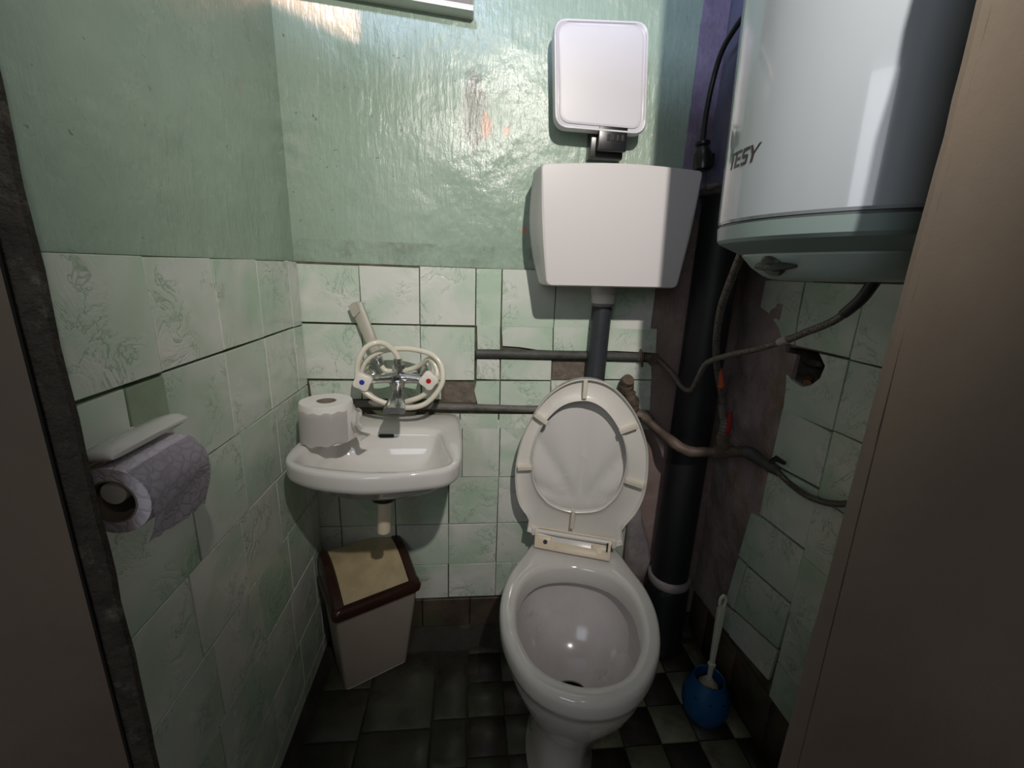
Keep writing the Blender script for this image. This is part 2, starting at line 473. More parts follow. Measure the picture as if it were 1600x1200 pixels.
bm = B(); tube(bm, [X(1266, 588, XR + .075), X(1262, 600, XR + .004)], [.014, .009], 8); rough_up(bm, .004, 60)
o = obj('brick', bm, 'brick_hole', wall_right)
bm = B(); tube(bm, [X(1243, 565, XR + .07), X(1282, 570, XR + .03)], [.012, .007], 8); rough_up(bm, .005, 60)
obj('brick', bm, 'mortar', wall_right)

bm = B(); box(bm, (-1.1, -0.9, CEIL), (1.3, D + .1, CEIL + .08)); struct(obj('ceiling', bm, 'white_gloss'))

# front wall pieces around the doorway the camera looks through (header and open transom are above the frame)
XJL, XJR = -0.376, 0.4505
HEAD0, HEAD1 = H + 0.81, H + 0.875
def rough_edge_box(x0, x1, y0, y1, z0, z1, amp, nz=60, nx=10):
    bm = B(); rings = []
    for i in range(nz + 1):
        z = z0 + (z1 - z0) * i / nz
        j = lambda s: noise.noise(Vector((s, z * 14, s * 3))) * amp
        rings.append([Vector((x0 + (j(1.7)), y0 + j(9) * .3, z)), Vector((x1 + j(4.1), y0 + j(9.5) * .3, z)), Vector((x1 + j(4.1), y1, z)), Vector((x0 + j(1.7), y1, z))])
    loft(bm, rings)
    return bm
bm = B(); box(bm, (-1.1, .40, -.06), (XJL - .002, .428, CEIL)); wf = obj('wall_front', bm, 'jamb_left'); struct(wf)
bm = B(); box(bm, (XJR, .40, -.06), (1.3, .417, CEIL)); box(bm, (.50, .416, -.06), (1.3, .4495, CEIL)); obj('wall_panel', bm, 'beige', wf)
bm = B(); prism(bm, [Vector((XJL - .001, .40, HEAD0)), Vector((XJR - .001, .40, HEAD0)), Vector((XJR - .001, .40, HEAD1 - .05)), Vector((XJL - .001, .40, HEAD1))], (0, .03, 0)); obj('door_header', bm, 'beige', wf)
# unseen boards, added to cut the warm lamp's light into its wall patch
tr = B(); prism(tr, [Vector((-.1555, -.2, H + 1.10)), Vector((.35, -.2, H + 1.10)), Vector((.35, -.2, CEIL)), Vector((-.1555, -.2, CEIL))], (0, -.012, 0))
light_blocker = struct(obj('light_blocker_1', tr, 'beige'))
tr = B(); prism(tr, [Vector((-.75, -.2, H + 1.10)), Vector((-.156, -.2, H + 1.10)), Vector((-.156, -.2, H + 1.1995)), Vector((-.193, -.2, H + 1.2125)), Vector((-.75, -.2, H + 1.405))], (0, -.012, 0)); obj('board', tr, 'beige', light_blocker)
tr = B(); box(tr, (-.9, -.24, H + .835), (1.2, .402, H + .865)); struct(obj('light_blocker_2', tr, 'beige'))  # unseen slab, added to keep the transom daylight off the lower room
# rough timber edge at the left of the opening, with a dark gap against the painted board
bm = rough_edge_box(XJL - .004, -.3535, .402, .409, 0, HEAD0, .0035); obj('door_frame', bm, 'rough_wood', wf)
bm = B(); box(bm, (XJL - .0022, .3995, 0), (XJL + .0004, .4015, H + .05)); rough_up(bm, .0005, 30); obj('gap', bm, 'crack', wf)
# painted frame strip at the right, crack between strip and wall
def strip():
    bm = B(); rings = []
    nz = 70
    for i in range(nz + 1):
        z = HEAD0 * i / nz
        zz = z - H
        t_ = max(0, min(1, (-.06 - zz) / .6))
        xc = .4372 + .0165 * t_ if zz < -.06 else .4372
        gap = .0012 * max(0, min(1, (-.05 - zz) / .06)) + noise.noise(Vector((1, 2, z * 30))) * .0006
        jag = noise.noise(Vector((3, 1, z * 9))) * .0014 + (noise.noise(Vector((3, 1, z * 45))) * .003 if zz > .12 else 0)
        rings.append([Vector((.427 + jag, .402, z)), Vector((.429 + jag, .3985, z)), Vector((xc - gap, .3985, z)), Vector((xc - gap, .408, z)), Vector((.4305 + jag, .4035, z))])
    loft(bm, rings)
    return bm
obj('frame_strip', strip(), 'beige', wf)
bm = B(); rings = []
for i in range(71):
    z = HEAD0 * i / 70; zz = z - H
    t_ = max(0, min(1, (-.06 - zz) / .6)); xc = .4372 + .0165 * t_
    gap = .0008 * max(0, min(1, (-.05 - zz) / .06)) + noise.noise(Vector((5, 2, z * 30))) * .0006
    rings.append([Vector((xc + gap, .3985, z)), Vector((XJR + .012, .3985, z)), Vector((XJR + .012, .4005, z)), Vector((xc + gap, .4005, z))])
loft(bm, rings); obj('frame_board', bm, 'beige', wf)
bm = B(); box(bm, (.436, .4012, 0), (.456, .4028, H)); obj('gap', bm, 'crack', wf)

# ---------------------------------------------------------------- wall tiles
def bed(parent, poly, dv, m='grout'):
    bm = B(); prism(bm, poly, dv); return obj('tile_bed', bm, m, parent)

TH = .008
def tile(parent, poly, nrm, m='tile', th=TH, jit=.0012):
    nrm = Vector(nrm)
    poly = [Vector(p) for p in poly]
    bm = B(); prism(bm, poly, nrm * th, .0011)
    # slight tilt of each tile
    c = sum(poly, Vector()) / len(poly)
    ax = Vector((random.uniform(-1, 1), random.uniform(-1, 1), random.uniform(-1, 1))) * jit * 6
    top = [v for v in bm.verts if (v.co - c).dot(nrm) > th * .5]
    for v in top: v.co += nrm * ((v.co - c).dot(ax) + jit * .3)
    return obj('tile', bm, m, parent, sharp=20)

def rect_back(x0, x1, z0, z1, g=.0013):
    j = lambda: random.uniform(-.0011, .0011)
    return [Vector((x0 + g + j(), D - .004, H + z0 - g + j())), Vector((x1 - g + j(), D - .004, H + z0 - g + j())), Vector((x1 - g + j(), D - .004, H + z1 + g + j())), Vector((x0 + g + j(), D - .004, H + z1 + g + j()))]

bed(wall_back, [Vector((XL, D, H)), Vector((.498, D, H)), Vector((.502, D, H - .15)), Vector((.508, D, H - .4)), Vector((.505, D, H - 1.02)), Vector((XL, D, H - 1.02))], (0, -.005, 0))
NB = (0, -1, 0)
def bx_(px, py=450): return Y(px, py, D).x
def bz_(px, py): return Y(px, py, D).z - H
cols1 = [XL + .002, -.282, -.131, .0155, .0835, .228, .37, .505]
for a, b in zip(cols1, cols1[1:]): tile(wall_back, rect_back(a, b, 0.0 - (.004 if a < -.2 else 0), -.152), NB)
# second row: three whole tiles at the left
for a, b in zip(cols1[:3], cols1[1:4]): tile(wall_back, rect_back(a, b, -.154, -.303), NB)
def pix_tile(pts, m='tile', th=TH):
    P = [Y(a, b, D - .004) for a, b in pts]
    tile(wall_back, P, NB, m, th)
# cut pieces around the two pipes
pix_tile([(745, 508), (781, 508), (781, 546), (746, 545)])
pix_tile([(783.5, 508.5), (863, 510), (862.5, 547), (838, 546), (812, 542), (785, 540)])
pix_tile([(864.5, 510), (918, 511), (921, 516), (921, 548), (864, 547)])
pix_tile([(923, 511), (1025, 513), (1023, 551), (962, 548), (922, 548)])
pix_tile([(745, 560), (780.5, 560), (780.5, 592.5), (744.5, 591)])
pix_tile([(782.5, 560), (861, 562), (860, 593), (782, 592)])
pix_tile([(921, 563), (1010, 565), (1016, 572), (1017, 592), (921, 591)])
pix_tile([(744.5, 595), (780.5, 594.5), (780, 632), (746, 630), (741, 610)])
pix_tile([(782, 595), (859.5, 595), (858, 633), (781.5, 632)])
pix_tile([(860.5, 594), (921, 594), (921, 636), (860, 634)])
pix_tile([(922, 594), (1016, 593.5), (1014, 640), (922, 637)])
# third row left, cut above the lower pipe
pix_tile([(484, 594.5), (565, 594.5), (566, 622), (489, 624)])
pix_tile([(567.5, 595), (657.5, 595), (658, 622), (568, 622)])
pix_tile([(659.5, 595), (690, 595), (689, 623), (660, 622)])
# bare broken patches: mortar lumps
for pts in ([(694, 597), (743, 598), (744, 629), (694, 628)], [(863, 563), (918, 565), (917, 592), (862, 592)]):
    bm = B(); prism(bm, [Y(a, b, D - .004) for a, b in pts], (0, -.003, 0)); bmesh.ops.subdivide_edges(bm, edges=bm.edges[:], cuts=4, use_grid_fill=True); rough_up(bm, .0025, 40)
    obj('mortar_patch', bm, 'mortar', wall_back)
# row under the lower pipe
for pts in ([(487, 646), (565, 646), (565, 667), (491, 667)], [(567, 646), (635, 646), (635, 667), (567, 667)], [(637, 646), (718, 646), (718, 667), (637, 667)], [(719.5, 646), (778, 646), (777.5, 668), (719.5, 668)], [(780, 646), (852, 646), (852, 668), (779.5, 668)], [(854, 647), (935, 648), (935, 669), (854, 668)], [(937, 648), (1013, 649), (1012, 670), (937, 669)]):
    pix_tile(pts)
zr = [-.4185, -.5975, -.752, -.892, -1.017]
colsL = [XL + .002, -.372, -.2135, -.0575, .0905, .235, .37, .5]
for i, (z0, z1) in enumerate([(-.4185, -.597), (-.597, -.752), (-.752, -.893), (-.893, -1.016)]):
    cc = list(colsL)
    if i == 0: cc[3] = -.018; cc[2] = -.16
    for k, (a, b) in enumerate(zip(cc, cc[1:])):
        tile(wall_back, rect_back(a, b, z0, z1), NB)

# left wall
NL = (1, 0, 0)
bed(wall_left, [Vector((XL, YF + .002, H)), Vector((XL, D - .014, H)), Vector((XL, D - .014, H - 1.15)), Vector((XL, YF + .002, H - 1.15))], (.005, 0, 0), 'grout_green')
def rect_left(y0, y1, z0, z1, g=.0013):
    j = lambda: random.uniform(-.0011, .0011); x = XL + .004
    return [Vector((x, y0 + g + j(), H + z0 - g + j())), Vector((x, y1 - g + j(), H + z0 - g + j())), Vector((x, y1 - g + j(), H + z1 + g + j())), Vector((x, y0 + g + j(), H + z1 + g + j()))]
lc = [YF + .004, .479, .637, .794, .95, 1.107, D - .015]
for a, b in zip(lc, lc[1:]): tile(wall_left, rect_left(a, b, 0, -.158), NL)
tile(wall_left, rect_left(YF + .004, .565, -.162, -.232), NL)
tile(wall_left, rect_left(.566, .638, -.162, -.317), NL, 'tile_green')
rows = [-.159, -.318, -.478, -.637, -.796, -.955, -1.10, -1.148]
for r, (z0, z1) in enumerate(zip(rows, rows[1:])):
    off = [0, .012, -.02, .006, -.012, .01, 0][r]
    l2 = [YF + .004] + [v + off for v in lc[1:-1]] + [D - .015]
    for k, (a, b) in enumerate(zip(l2, l2[1:])):
        if r == 0 and b < .66: continue
        tile(wall_left, rect_left(a, b, z0, z1), NL)

# right wall
NR = (-1, 0, 0)
bed(wall_right, [Vector((XR, YF + .024, H)), Vector((XR, .93, H)), Vector((XR, .93, H - .075)), Vector((XR, .78, H - .075)), Vector((XR, .78, H - .30)), Vector((XR, .93, H - .30)), Vector((XR, .955, H - .9)), Vector((XR, 1.02, H - 1.012)), Vector((XR, YF + .024, H - 1.012))], (-.005, 0, 0), 'grout')
def rect_right(y0, y1, z0, z1, g=.0013):
    j = lambda: random.uniform(-.0011, .0011); x = XR - .004
    return [Vector((x, y0 + g + j(), H + z0 - g + j())), Vector((x, y1 - g + j(), H + z0 - g + j())), Vector((x, y1 - g + j(), H + z1 + g + j())), Vector((x, y0 + g + j(), H + z1 + g + j()))]
def pix_right(pts, m='tile'):
    tile(wall_right, [X(a, b, XR - .004) for a, b in pts], NR, m)
rc = [YF + .026, .51, .65, .785]
rr = [0, -.151, -.302, -.455, -.605, -.757, -.905, -1.012]
for i, (z0, z1) in enumerate(zip(rr, rr[1:])):
    for a, b in zip(rc, rc[1:]): tile(wall_right, rect_right(a, b, z0, z1), NR)
pix_right([(1264.5, 441), (1362, 445), (1332, 559), (1247, 540), (1252, 500)])
pix_right([(1200, 438), (1262, 441), (1250, 500), (1245, 539), (1228, 536), (1220, 510), (1205, 490), (1192, 480)])
pix_right([(1247, 543), (1331, 563), (1306, 673), (1229, 640), (1233, 600), (1233.5, 585), (1243, 596), (1258, 605), (1272, 602), (1286, 591), (1294, 572), (1284, 551), (1256, 545)])
pix_right([(1228, 638), (1305, 676), (1285, 762), (1209, 722)])
pix_right([(1208, 725), (1284, 766), (1262, 857), (1192, 803)])
pix_right([(1191, 806), (1261, 861), (1241, 942), (1172, 882)])
pix_right([(1171, 886), (1240, 946), (1220, 1013), (1152, 952)])
pix_right([(1151, 956), (1219, 1017), (1204, 1062), (1143, 993)])
pix_right([(1178, 800), (1190, 808), (1171, 880), (1158, 868)])
pix_right([(1157, 872), (1169, 884), (1149, 951), (1138, 938)])
pix_right([(1136, 945), (1149, 956), (1142, 990), (1130, 976)])

# rough mauve plaster between soil pipe and tiles on the right wall
bm = B()
g = [[Vector((XR - .006, .80 + (D - .81) * i / 40, H - 1.02 + 1.7 * k / 110)) for i in range(41)] for k in range(111)]
def keep(p):
    zz = p.z - H
    lim = .925 + noise.noise(Vector((2, 3, zz * 6))) * .02
    if zz > 0.0: lim = .5
    if -.12 < zz <= 0.0: lim = 1.0
    if -.17 < zz <= -.12: lim = .96
    if zz < -.85: lim = 1.03
    if zz < -.7 and zz >= -.85: lim = .99
    return p.y > lim
vv = {}
for k in range(111):
    for i in range(41):
        p = g[k][i].copy(); amp = .012
        p.x += noise.noise(p * 16) * amp * .45 + noise.noise(p * 45) * .003 - max(0, .004)
        vv[(k, i)] = bm.verts.new(p)
for k in range(110):
    for i in range(40):
        if keep(g[k][i]):
            bm.faces.new((vv[(k, i)], vv[(k, i + 1)], vv[(k + 1, i + 1)], vv[(k + 1, i)]))
bmesh.ops.delete(bm, geom=[v for v in bm.verts if not v.link_faces], context='VERTS')
r = bmesh.ops.extrude_face_region(bm, geom=bm.faces[:])
for v in [e for e in r['geom'] if isinstance(e, bmesh.types.BMVert)]: v.co.x = XR
bmesh.ops.recalc_face_normals(bm, faces=bm.faces[:])
obj('rough_plaster', bm, 'plaster_mauve', wall_right)

# skirting tiles, back and right, and dirt fillet
sk = thing('baseboard_back', '', '', (0, D, 0)); del sk['label'], sk['category']; struct(sk)
xs = [XL + .01, -.29, -.14, .01, .16, .31, .46, .61, .745]
for a, b in zip(xs, xs[1:]):
    bm = B(); prism(bm, [Vector((a + .0012, D - .001, H - 1.019)), Vector((b - .0012, D - .001, H - 1.019 + random.uniform(-.002, .002))), Vector((b - .0012, D - .001, H - 1.12)), Vector((a + .0012, D - .001, H - 1.12))], (0, -.016, 0), .002)
    obj('tile', bm, 'skirting', sk, sharp=20)
bm = B(); rings = []
for i in range(41):
    x = XL + .002 + (XR - XL - .004) * i / 40
    a_ = .004 * noise.noise(Vector((x * 12, 0, 0)))
    rings.append([Vector((x, D - .002, .05)), Vector((x, D - .012, .05 + a_)), Vector((x, D - .03 + a_, .018)), Vector((x, D - .062 + a_ * 2, -.003)), Vector((x, D - .002, -.003))])
loft(bm, rings); obj('mortar_fillet', bm, 'fbed', sk)
skr = thing('baseboard_right', '', '', (XR, .8, 0)); del skr['label'], skr['category']; struct(skr)
ys = [.47, .62, .77, .92, 1.07, D - .02]
for a, b in zip(ys, ys[1:]):
    bm = B(); prism(bm, [Vector((XR - .001, a + .0012, H - 1.015)), Vector((XR - .001, b - .0012, H - 1.015)), Vector((XR - .001, b - .0012, 0.0)), Vector((XR - .001, a + .0012, 0.0))], (-.014, 0, 0), .002)
    obj('tile', bm, 'skirting', skr, sharp=60)
skl = B(); rings = []
for i in range(31):
    y = YF + .01 + (D - .03 - YF) * i / 30
    a_ = .005 * noise.noise(Vector((y * 12, 4, 0)))
    rings.append([Vector((XL + .001, y, .03)), Vector((XL + .014, y, .024 + a_)), Vector((XL + .045 + a_ * 2, y, -.003)), Vector((XL + .001, y, -.003))])
loft(skl, rings); struct(obj('baseboard_left', skl, 'fbed'))

# ---------------------------------------------------------------- floor tiles, 10 cm grid
for ix in range(-5, 4 + 4):
    for iy in range(0, 9):
        x0 = .006 + ix * .1; y0 = .30 + iy * .1
        x1 = x0 + .1; y1 = min(y0 + .1, D - .035)
        if x0 < XL + .02: x0 = XL + .03
        x1 = min(x1, XR - .016)
        if x1 - x0 < .02 or y1 - y0 < .02: continue
        if x1 <= .01:
            continue
        light = (ix + iy) % 2 == 0
        m = 'ftile_l' if light else 'ftile_d'
        if x0 < .2: m = 'ftile_m' if light else 'ftile_d'
        g = .0014
        bm = B(); z = -.006
        prism(bm, [Vector((x0 + g, y0 + g, z)), Vector((x1 - g, y0 + g, z)), Vector((x1 - g, y1 - g, z)), Vector((x0 + g, y1 - g, z))], (0, 0, .006 + random.uniform(-.0008, .0008)), .001)
        obj('tile', bm, m, floor, sharp=60)
# the left half: larger worn tiles, cracked and patched
for (x0, x1, y0, y1, m) in ((-.41, -.27, .86, 1.0, 'ftile_m'), (-.41, -.27, .70, .857, 'ftile_m'), (-.268, -.09, .88, 1.11, 'ftile_m'), (-.41, -.27, 1.003, 1.12, 'ftile_m'), (-.087, .004, .90, 1.095, 'ftile_m'), (-.087, .004, .78, .897, 'ftile_m'), (-.268, -.09, .72, .876, 'ftile_m'), (-.087, .004, .30, .777, 'ftile_m'), (-.268, -.09, .50, .717, 'ftile_m'), (-.41, -.27, .46, .697, 'ftile_m')):
    g = .0014; bm = B()
    pts = []
    cs = [(x0 + g, y0 + g), (x1 - g, y0 + g), (x1 - g, y1 - g), (x0 + g, y1 - g)]
    for i in range(4):
        a = Vector((*cs[i], -.005)); b = Vector((*cs[(i + 1) % 4], -.005))
        for k in range(5):
            p = a.lerp(b, k / 5)
            p += Vector((noise.noise(p * 40), noise.noise(p * 40 + Vector((5, 5, 5))), 0)) * .002
            pts.append(p)
    prism(bm, pts, (0, 0, .005), .0012); obj('tile', bm, m, floor, sharp=60)

# ================================================================== shelf-like window frame at the very top
wn = thing('window_1', '', '', Y(660, 0, D)); del wn['label'], wn['category']; struct(wn)
sa = Y(740, 17, 1.142)
bm = B()
zt = sa.z
box(bm, (-.42, 1.142, zt), (sa.x, D + .001, zt + .011), .0015)
for v in bm.verts: v.co.z += -(v.co.x - sa.x) * .065
obj('sill', bm, 'white_gloss', wn)
bm = B(); box(bm, (-.42, 1.150, zt + .008), (sa.x - .006, D + .001, zt + .36))
for v in bm.verts: v.co.z += -(v.co.x - sa.x) * .065
obj('window_frame', bm, 'jamb_left', wn)
bm = B(); box(bm, (-.38, 1.1485, zt + .06), (sa.x - .05, 1.151, zt + .32)); obj('pane', bm, 'darkgrey', wn)

# ================================================================== cistern
cb = Y(950, 350, D)
ci = thing('toilet_cistern', 'white plastic toilet cistern hung on the back wall above the toilet', 'cistern', (cb.x, D, cb.z))
def rr_ring(c4, yy, rad, n=6, arch=0.0, barch=0.0):
    """rounded quadrilateral in a plane of constant depth; c4 = TL, TR, BR, BL as (x,z)"""
    pts = []
    for i in range(4):
        p = Vector(c4[i]); a = (Vector(c4[i - 1]) - p).normalized(); b = (Vector(c4[(i + 1) % 4]) - p).normalized()
        for k in range(n + 1):
            u = k / n
            q = (p + a * rad) * (1 - u) ** 2 + p * 2 * u * (1 - u) + (p + b * rad) * u * u
            pts.append(q)
        # subdivide the side
        nx = Vector(c4[(i + 1) % 4]); s0 = p + b * rad; s1 = nx - b * rad
        for k in range(1, 8):
            u = k / 8; q = s0.lerp(s1, u)
            if i == 0: q = q + Vector((0, arch * math.sin(PI * u)))
            if i in (1, 3): q = q + Vector(((1 if i == 1 else -1) * barch * math.sin(PI * (1 - u if i == 3 else u)), 0))
            pts.append(q)
    return [Vector((q.x, yy, q.y)) for q in pts]
def xz(px, py, y): p = Y(px, py, y); return (p.x, p.z)
f0 = [xz(844, 254, 1.02), xz(1100, 266, 1.02), xz(1058, 451, 1.02), xz(852, 447, 1.02)]
w0 = [(p[0] + dx, p[1]) for p, dx in zip(f0, (-.006, .006, .006, -.006))]
b0 = [(w0[0][0] + .01, w0[0][1]), (w0[1][0] - .004, w0[1][1]), (w0[2][0], w0[2][1]), (w0[3][0] + .01, w0[3][1])]
fc = Vector((sum(p[0] for p in f0) / 4, sum(p[1] for p in f0) / 4))
f1 = [tuple(fc + (Vector(p) - fc) * .975) for p in f0]
bm = B()
loft(bm, [rr_ring(f1, 1.0165, .012, arch=.006), rr_ring([tuple(Vector(a).lerp(Vector(b), .5)) for a, b in zip(f1, f0)], 1.0185, .013, arch=.007, barch=.003), rr_ring(f0, 1.026, .014, arch=.007, barch=.004), rr_ring([tuple(Vector(a).lerp(Vector(b), .6)) for a, b in zip(f0, w0)], 1.05, .014, arch=.007, barch=.008), rr_ring(w0, 1.09, .014, arch=.006, barch=.014), rr_ring(b0, 1.15, .012, arch=.004, barch=.014), rr_ring(b0, D + .0, .012, arch=.004, barch=.014)])
obj('tank', bm, 'cist', ci, sharp=14)
n0 = Y(940, 452, 1.10)
FP = Y(944, 475, 1.125)
bm = B(); lathe(bm, [(.034, .0), (.034, -.012), (.030, -.028), (.028, -.03)], (FP.x - .002, 1.14, cb.z - .0 + (Y(945, 452, 1.10).z - cb.z) + .012), 28, cap0=True, cap1=True); obj('outlet', bm, 'cist', ci)
zt_ = Y(945, 458, 1.1).z
bm = B(); lathe(bm, [(.0285, .0), (.031, -.003), (.031, -.0235), (.028, -.027)], (FP.x, 1.14, zt_ - .002), 28, cap0=True, cap1=True)
obj('nut', bm, 'seat', ci)

fp = thing('flush_pipe', 'dark grey plastic flush pipe running down from cistern behind the seat', 'pipe', (FP.x, 1.14, .42))
bm = B()
path = catmull([Vector((FP.x, 1.14, zt_ - .02)), Vector((FP.x - .002, 1.142, H - .3)), Vector((FP.x - .002, 1.142, H - .62)), Vector((FP.x - .005, 1.130, H - .80)), Vector((FP.x - .012, 1.118, H - .84))], 8)
tube(bm, path, .0265, 28); obj('pipe_body', bm, 'pvc_grey', fp)
bm = B(); cyl(bm, (FP.x, 1.14, zt_ - .036), (FP.x, 1.14, zt_ - .030), .0273, sides=28); obj('sealant_ring', bm, 'plaster_grey', fp)

# ================================================================== black bracket and the square lid
br = thing('wall_bracket', 'black plastic box bracket on the wall above the cistern', 'bracket', Y(950, 225, D))
p0 = Y(922, 246, 1.135); p1 = Y(978, 203, 1.135)
bm = B(); box(bm, (p0.x, 1.14, p0.z), (p1.x, D, p1.z + .012), .005); obj('box_body', bm, 'black', br)
bm = B(); box(bm, (p0.x + .012, 1.115, p0.z + .012), (p1.x - .001, 1.13, p1.z + .008), .004); obj('cover', bm, 'black', br)
for i in range(4):
    bm = B(); c = Vector((p0.x + .036 + i * .0115, 1.1145, p1.z - .024)); box(bm, c - Vector((.0035, .001, .007)), c + Vector((.0035, .002, .007)), .001); obj('slot', bm, 'blackhole', br)

sq = thing('container_lid', 'square white plastic container lid with rounded corners above the cistern', 'lid', Y(940, 115, 1.13))
c4 = [xz(865, 27, 1.115), xz(1015, 33, 1.115), xz(1009, 211, 1.115), xz(867, 199, 1.115)]
cc = Vector((sum(p[0] for p in c4) / 4, sum(p[1] for p in c4) / 4))
def off(c4_, k): return [tuple(cc + (Vector(p) - cc) * k) for p in c4_]
bm = B()
loft(bm, [rr_ring(off(c4, .985), 1.142, .028), rr_ring(c4, 1.138, .03), rr_ring(c4, 1.119, .03), rr_ring(off(c4, .985), 1.1145, .03), rr_ring(off(c4, .955), 1.1145, .029), rr_ring(off(c4, .935), 1.1175, .028)], True, True)
obj('lid_rim', bm, 'lid_plastic', sq, sharp=50)
bm = B()
loft(bm, [rr_ring(off(c4, .90), 1.119, .026), rr_ring(off(c4, .895), 1.1145, .026), rr_ring(off(c4, .86), 1.1135, .025), rr_ring(off(c4, .4), 1.1130, .012)], True, True)
obj('lid_panel', bm, 'lid_plastic', sq, sharp=10)
bm = B(); box(bm, (cc.x - .02, 1.138, cc.y - .03), (cc.x + .02, D, cc.y + .03)); obj('hanger', bm, 'black', sq)

# ================================================================== power cable with plug
pc = thing('power_cable', 'black power cable with plug hanging beside the water heater', 'cable', Y(1100, 245, 1.10))
pts = [Y(1168, 18, 1.03), Y(1150, 42, 1.05), Y(1128, 80, 1.08), Y(1113, 130, 1.10), Y(1103, 180, 1.105), Y(1098, 222, 1.10)]
bm = B(); tube(bm, catmull(pts, 8), .0062, 12); obj('cord', bm, 'black', pc)
a = Y(1098, 222, 1.10); b = Y(1101, 262, 1.10); 
bm = B(); lathe(bm, [(.011, .0), (.017, -.004), (.017, -.010), (.0125, -.014), (.0145, -.020), (.020, -.030), (.022, -.055), (.021, -.064), (.016, -.068)], a + Vector((0, 0, .004)), 20, axis=(-.12, .05, 1), cap0=True, cap1=True); obj('plug', bm, 'black', pc)
for dx in (-.006, .009):
    bm = B(); cyl(bm, b + Vector((dx, 0, .004)), b + Vector((dx + .003, 0, -.018)), .0024, sides=8); obj('pin', bm, 'darkgrey', pc)
bm = B(); box(bm, a + Vector((.014, -.004, -.052)), a + Vector((.034, .012, -.022)), .004); obj('earth_clip', bm, 'black', pc)

# ================================================================== water heater
HX, HY, HR = .57, .65, .18
zb = H + .087
wh = thing('water_heater', 'large white cylindrical water heater hung on the right wall', 'water heater', (HX, HY, zb))
bm = B(); lathe(bm, [(HR - .002, 0.0), (HR, .004), (HR, .95), (HR - .01, .975), (HR - .05, .99), (.001, .995)], (HX, HY, zb), 96, cap0=True); obj('tank', bm, 'heater', wh, sharp=25)
bm = B(); lathe(bm, [(HR - .006, .0005), (HR - .003, -.001), (HR - .003, -.0035), (HR - .006, -.005)], (HX, HY, zb), 96); obj('seal', bm, 'seam', wh)
bm = B(); lathe(bm, [(HR - .006, -.003), (HR - .0005, -.0045), (HR - .002, -.024), (HR - .006, -.029), (HR - .03, -.041), (.139, -.046)], (HX, HY, zb), 96, cap0=True, cap1=True); obj('bottom_cap', bm, 'heater_cap', wh, sharp=22)
bm = B(); lathe(bm, [(.139, -.042), (.137, -.049), (.122, -.066), (.104, -.079), (.093, -.084), (.08, -.086), (.001, -.086)], (HX, HY, zb), 80); obj('control_skirt', bm, 'heater_panel', wh, sharp=25)
bm = B(); box(bm, (HX + HR - .01, HY - .06, zb + .1), (XR, HY + .06, zb + .7), .003); obj('wall_mount', bm, 'darkgrey', wh)
# knob with a pointer arm on the skirt
def on_skirt(px, py):
    """meet the cone of the skirt"""
    d = ray(px, py).normalized(); c0 = Vector((0, 0, H)); t = .45
    while t < 1.0:
        p = c0 + d * t
        z = p.z - zb
        r = math.hypot(p.x - HX, p.y - HY)
        rc_ = .139 + (z + .046) / (.084 - .046) * (.139 - .093)
        if z < -.04 and z > -.09 and r <= rc_: return p
        t += .0008
    return None
kp = on_skirt(1209, 407)
if kp is None: kp = Vector((.49, .56, H + .03))
nrm = Vector((kp.x - HX, kp.y - HY, -.09)).normalized()
bm = B(); lathe(bm, [(.019, -.003), (.019, .005), (.016, .009), (.008, .010)], kp, 20, axis=nrm, cap0=True, cap1=True); obj('knob', bm, 'darkgrey', wh)
tg = nrm.cross(Vector((0, 0, 1))).normalized()
if (tg.x) < 0: tg = -tg
bm = B(); tube(bm, [kp + nrm * .006 - tg * .030, kp + nrm * .006 - tg * .015, kp + nrm * .007 + tg * .012, kp + nrm * .006 + tg * .044], [.004, .0065, .0075, .0022], 8); obj('pointer', bm, 'darkgrey', wh)
bm = B(); lathe(bm, [(.0075, .009), (.0075, .0125), (.004, .0128)], kp, 14, axis=nrm, cap0=True, cap1=True); obj('knob_cap', bm, 'seam', wh)
wh.rotation_euler = (0, -math.radians(2.2), 0)
# small yellow button at the side
yb = Y(1163, 17, .80)
bm = B()
ang = math.atan2(.80 - HY, -math.sqrt(max(0, HR ** 2 - (.80 - HY) ** 2)))
lathe(bm, [(.013, -.004), (.013, .004), (.009, .007)], (HX + (HR) * math.cos(ang), HY + HR * math.sin(ang), H + .435), 16, axis=(math.cos(ang), math.sin(ang), 0), cap0=True, cap1=True)
obj('button', bm, 'yellow', wh)
# lettering TESY wrapped onto the drum
def hit_drum(px, py):
    d = ray(px, py); a = d.x ** 2 + d.y ** 2; b = -2 * (d.x * HX + d.y * HY); c = HX ** 2 + HY ** 2 - HR ** 2
    disc = b * b - 4 * a * c
    if disc < 0: return None
    t_ = (-b - math.sqrt(disc)) / (2 * a); p = d * t_
    return math.atan2(p.y - HY, p.x - HX), p.z + H
LA = hit_drum(1144, 256); LB = hit_drum(1186, 240); LC = hit_drum(1184, 225)
if LA is None: LA = (math.radians(160), H + .2)
th0 = LA[0] % (2 * PI); th1 = LB[0] % (2 * PI)
zl = min(LA[1], LB[1]) ; zl = (LA[1] + LB[1]) / 2 - .003; lh = .022
Wd = abs(th1 - th0) * HR
sgn = 1 if th1 > th0 else -1
def lp(s, t_, d=.0006):
    """letter space: s along the drum in units of the word, t_ height 0..1, slanted"""
    a = th0 + sgn * ((s * Wd) + t_ * lh * .22) / HR
    return Vector((HX + (HR + d) * math.cos(a), HY + (HR + d) * math.sin(a), zl + t_ * lh))
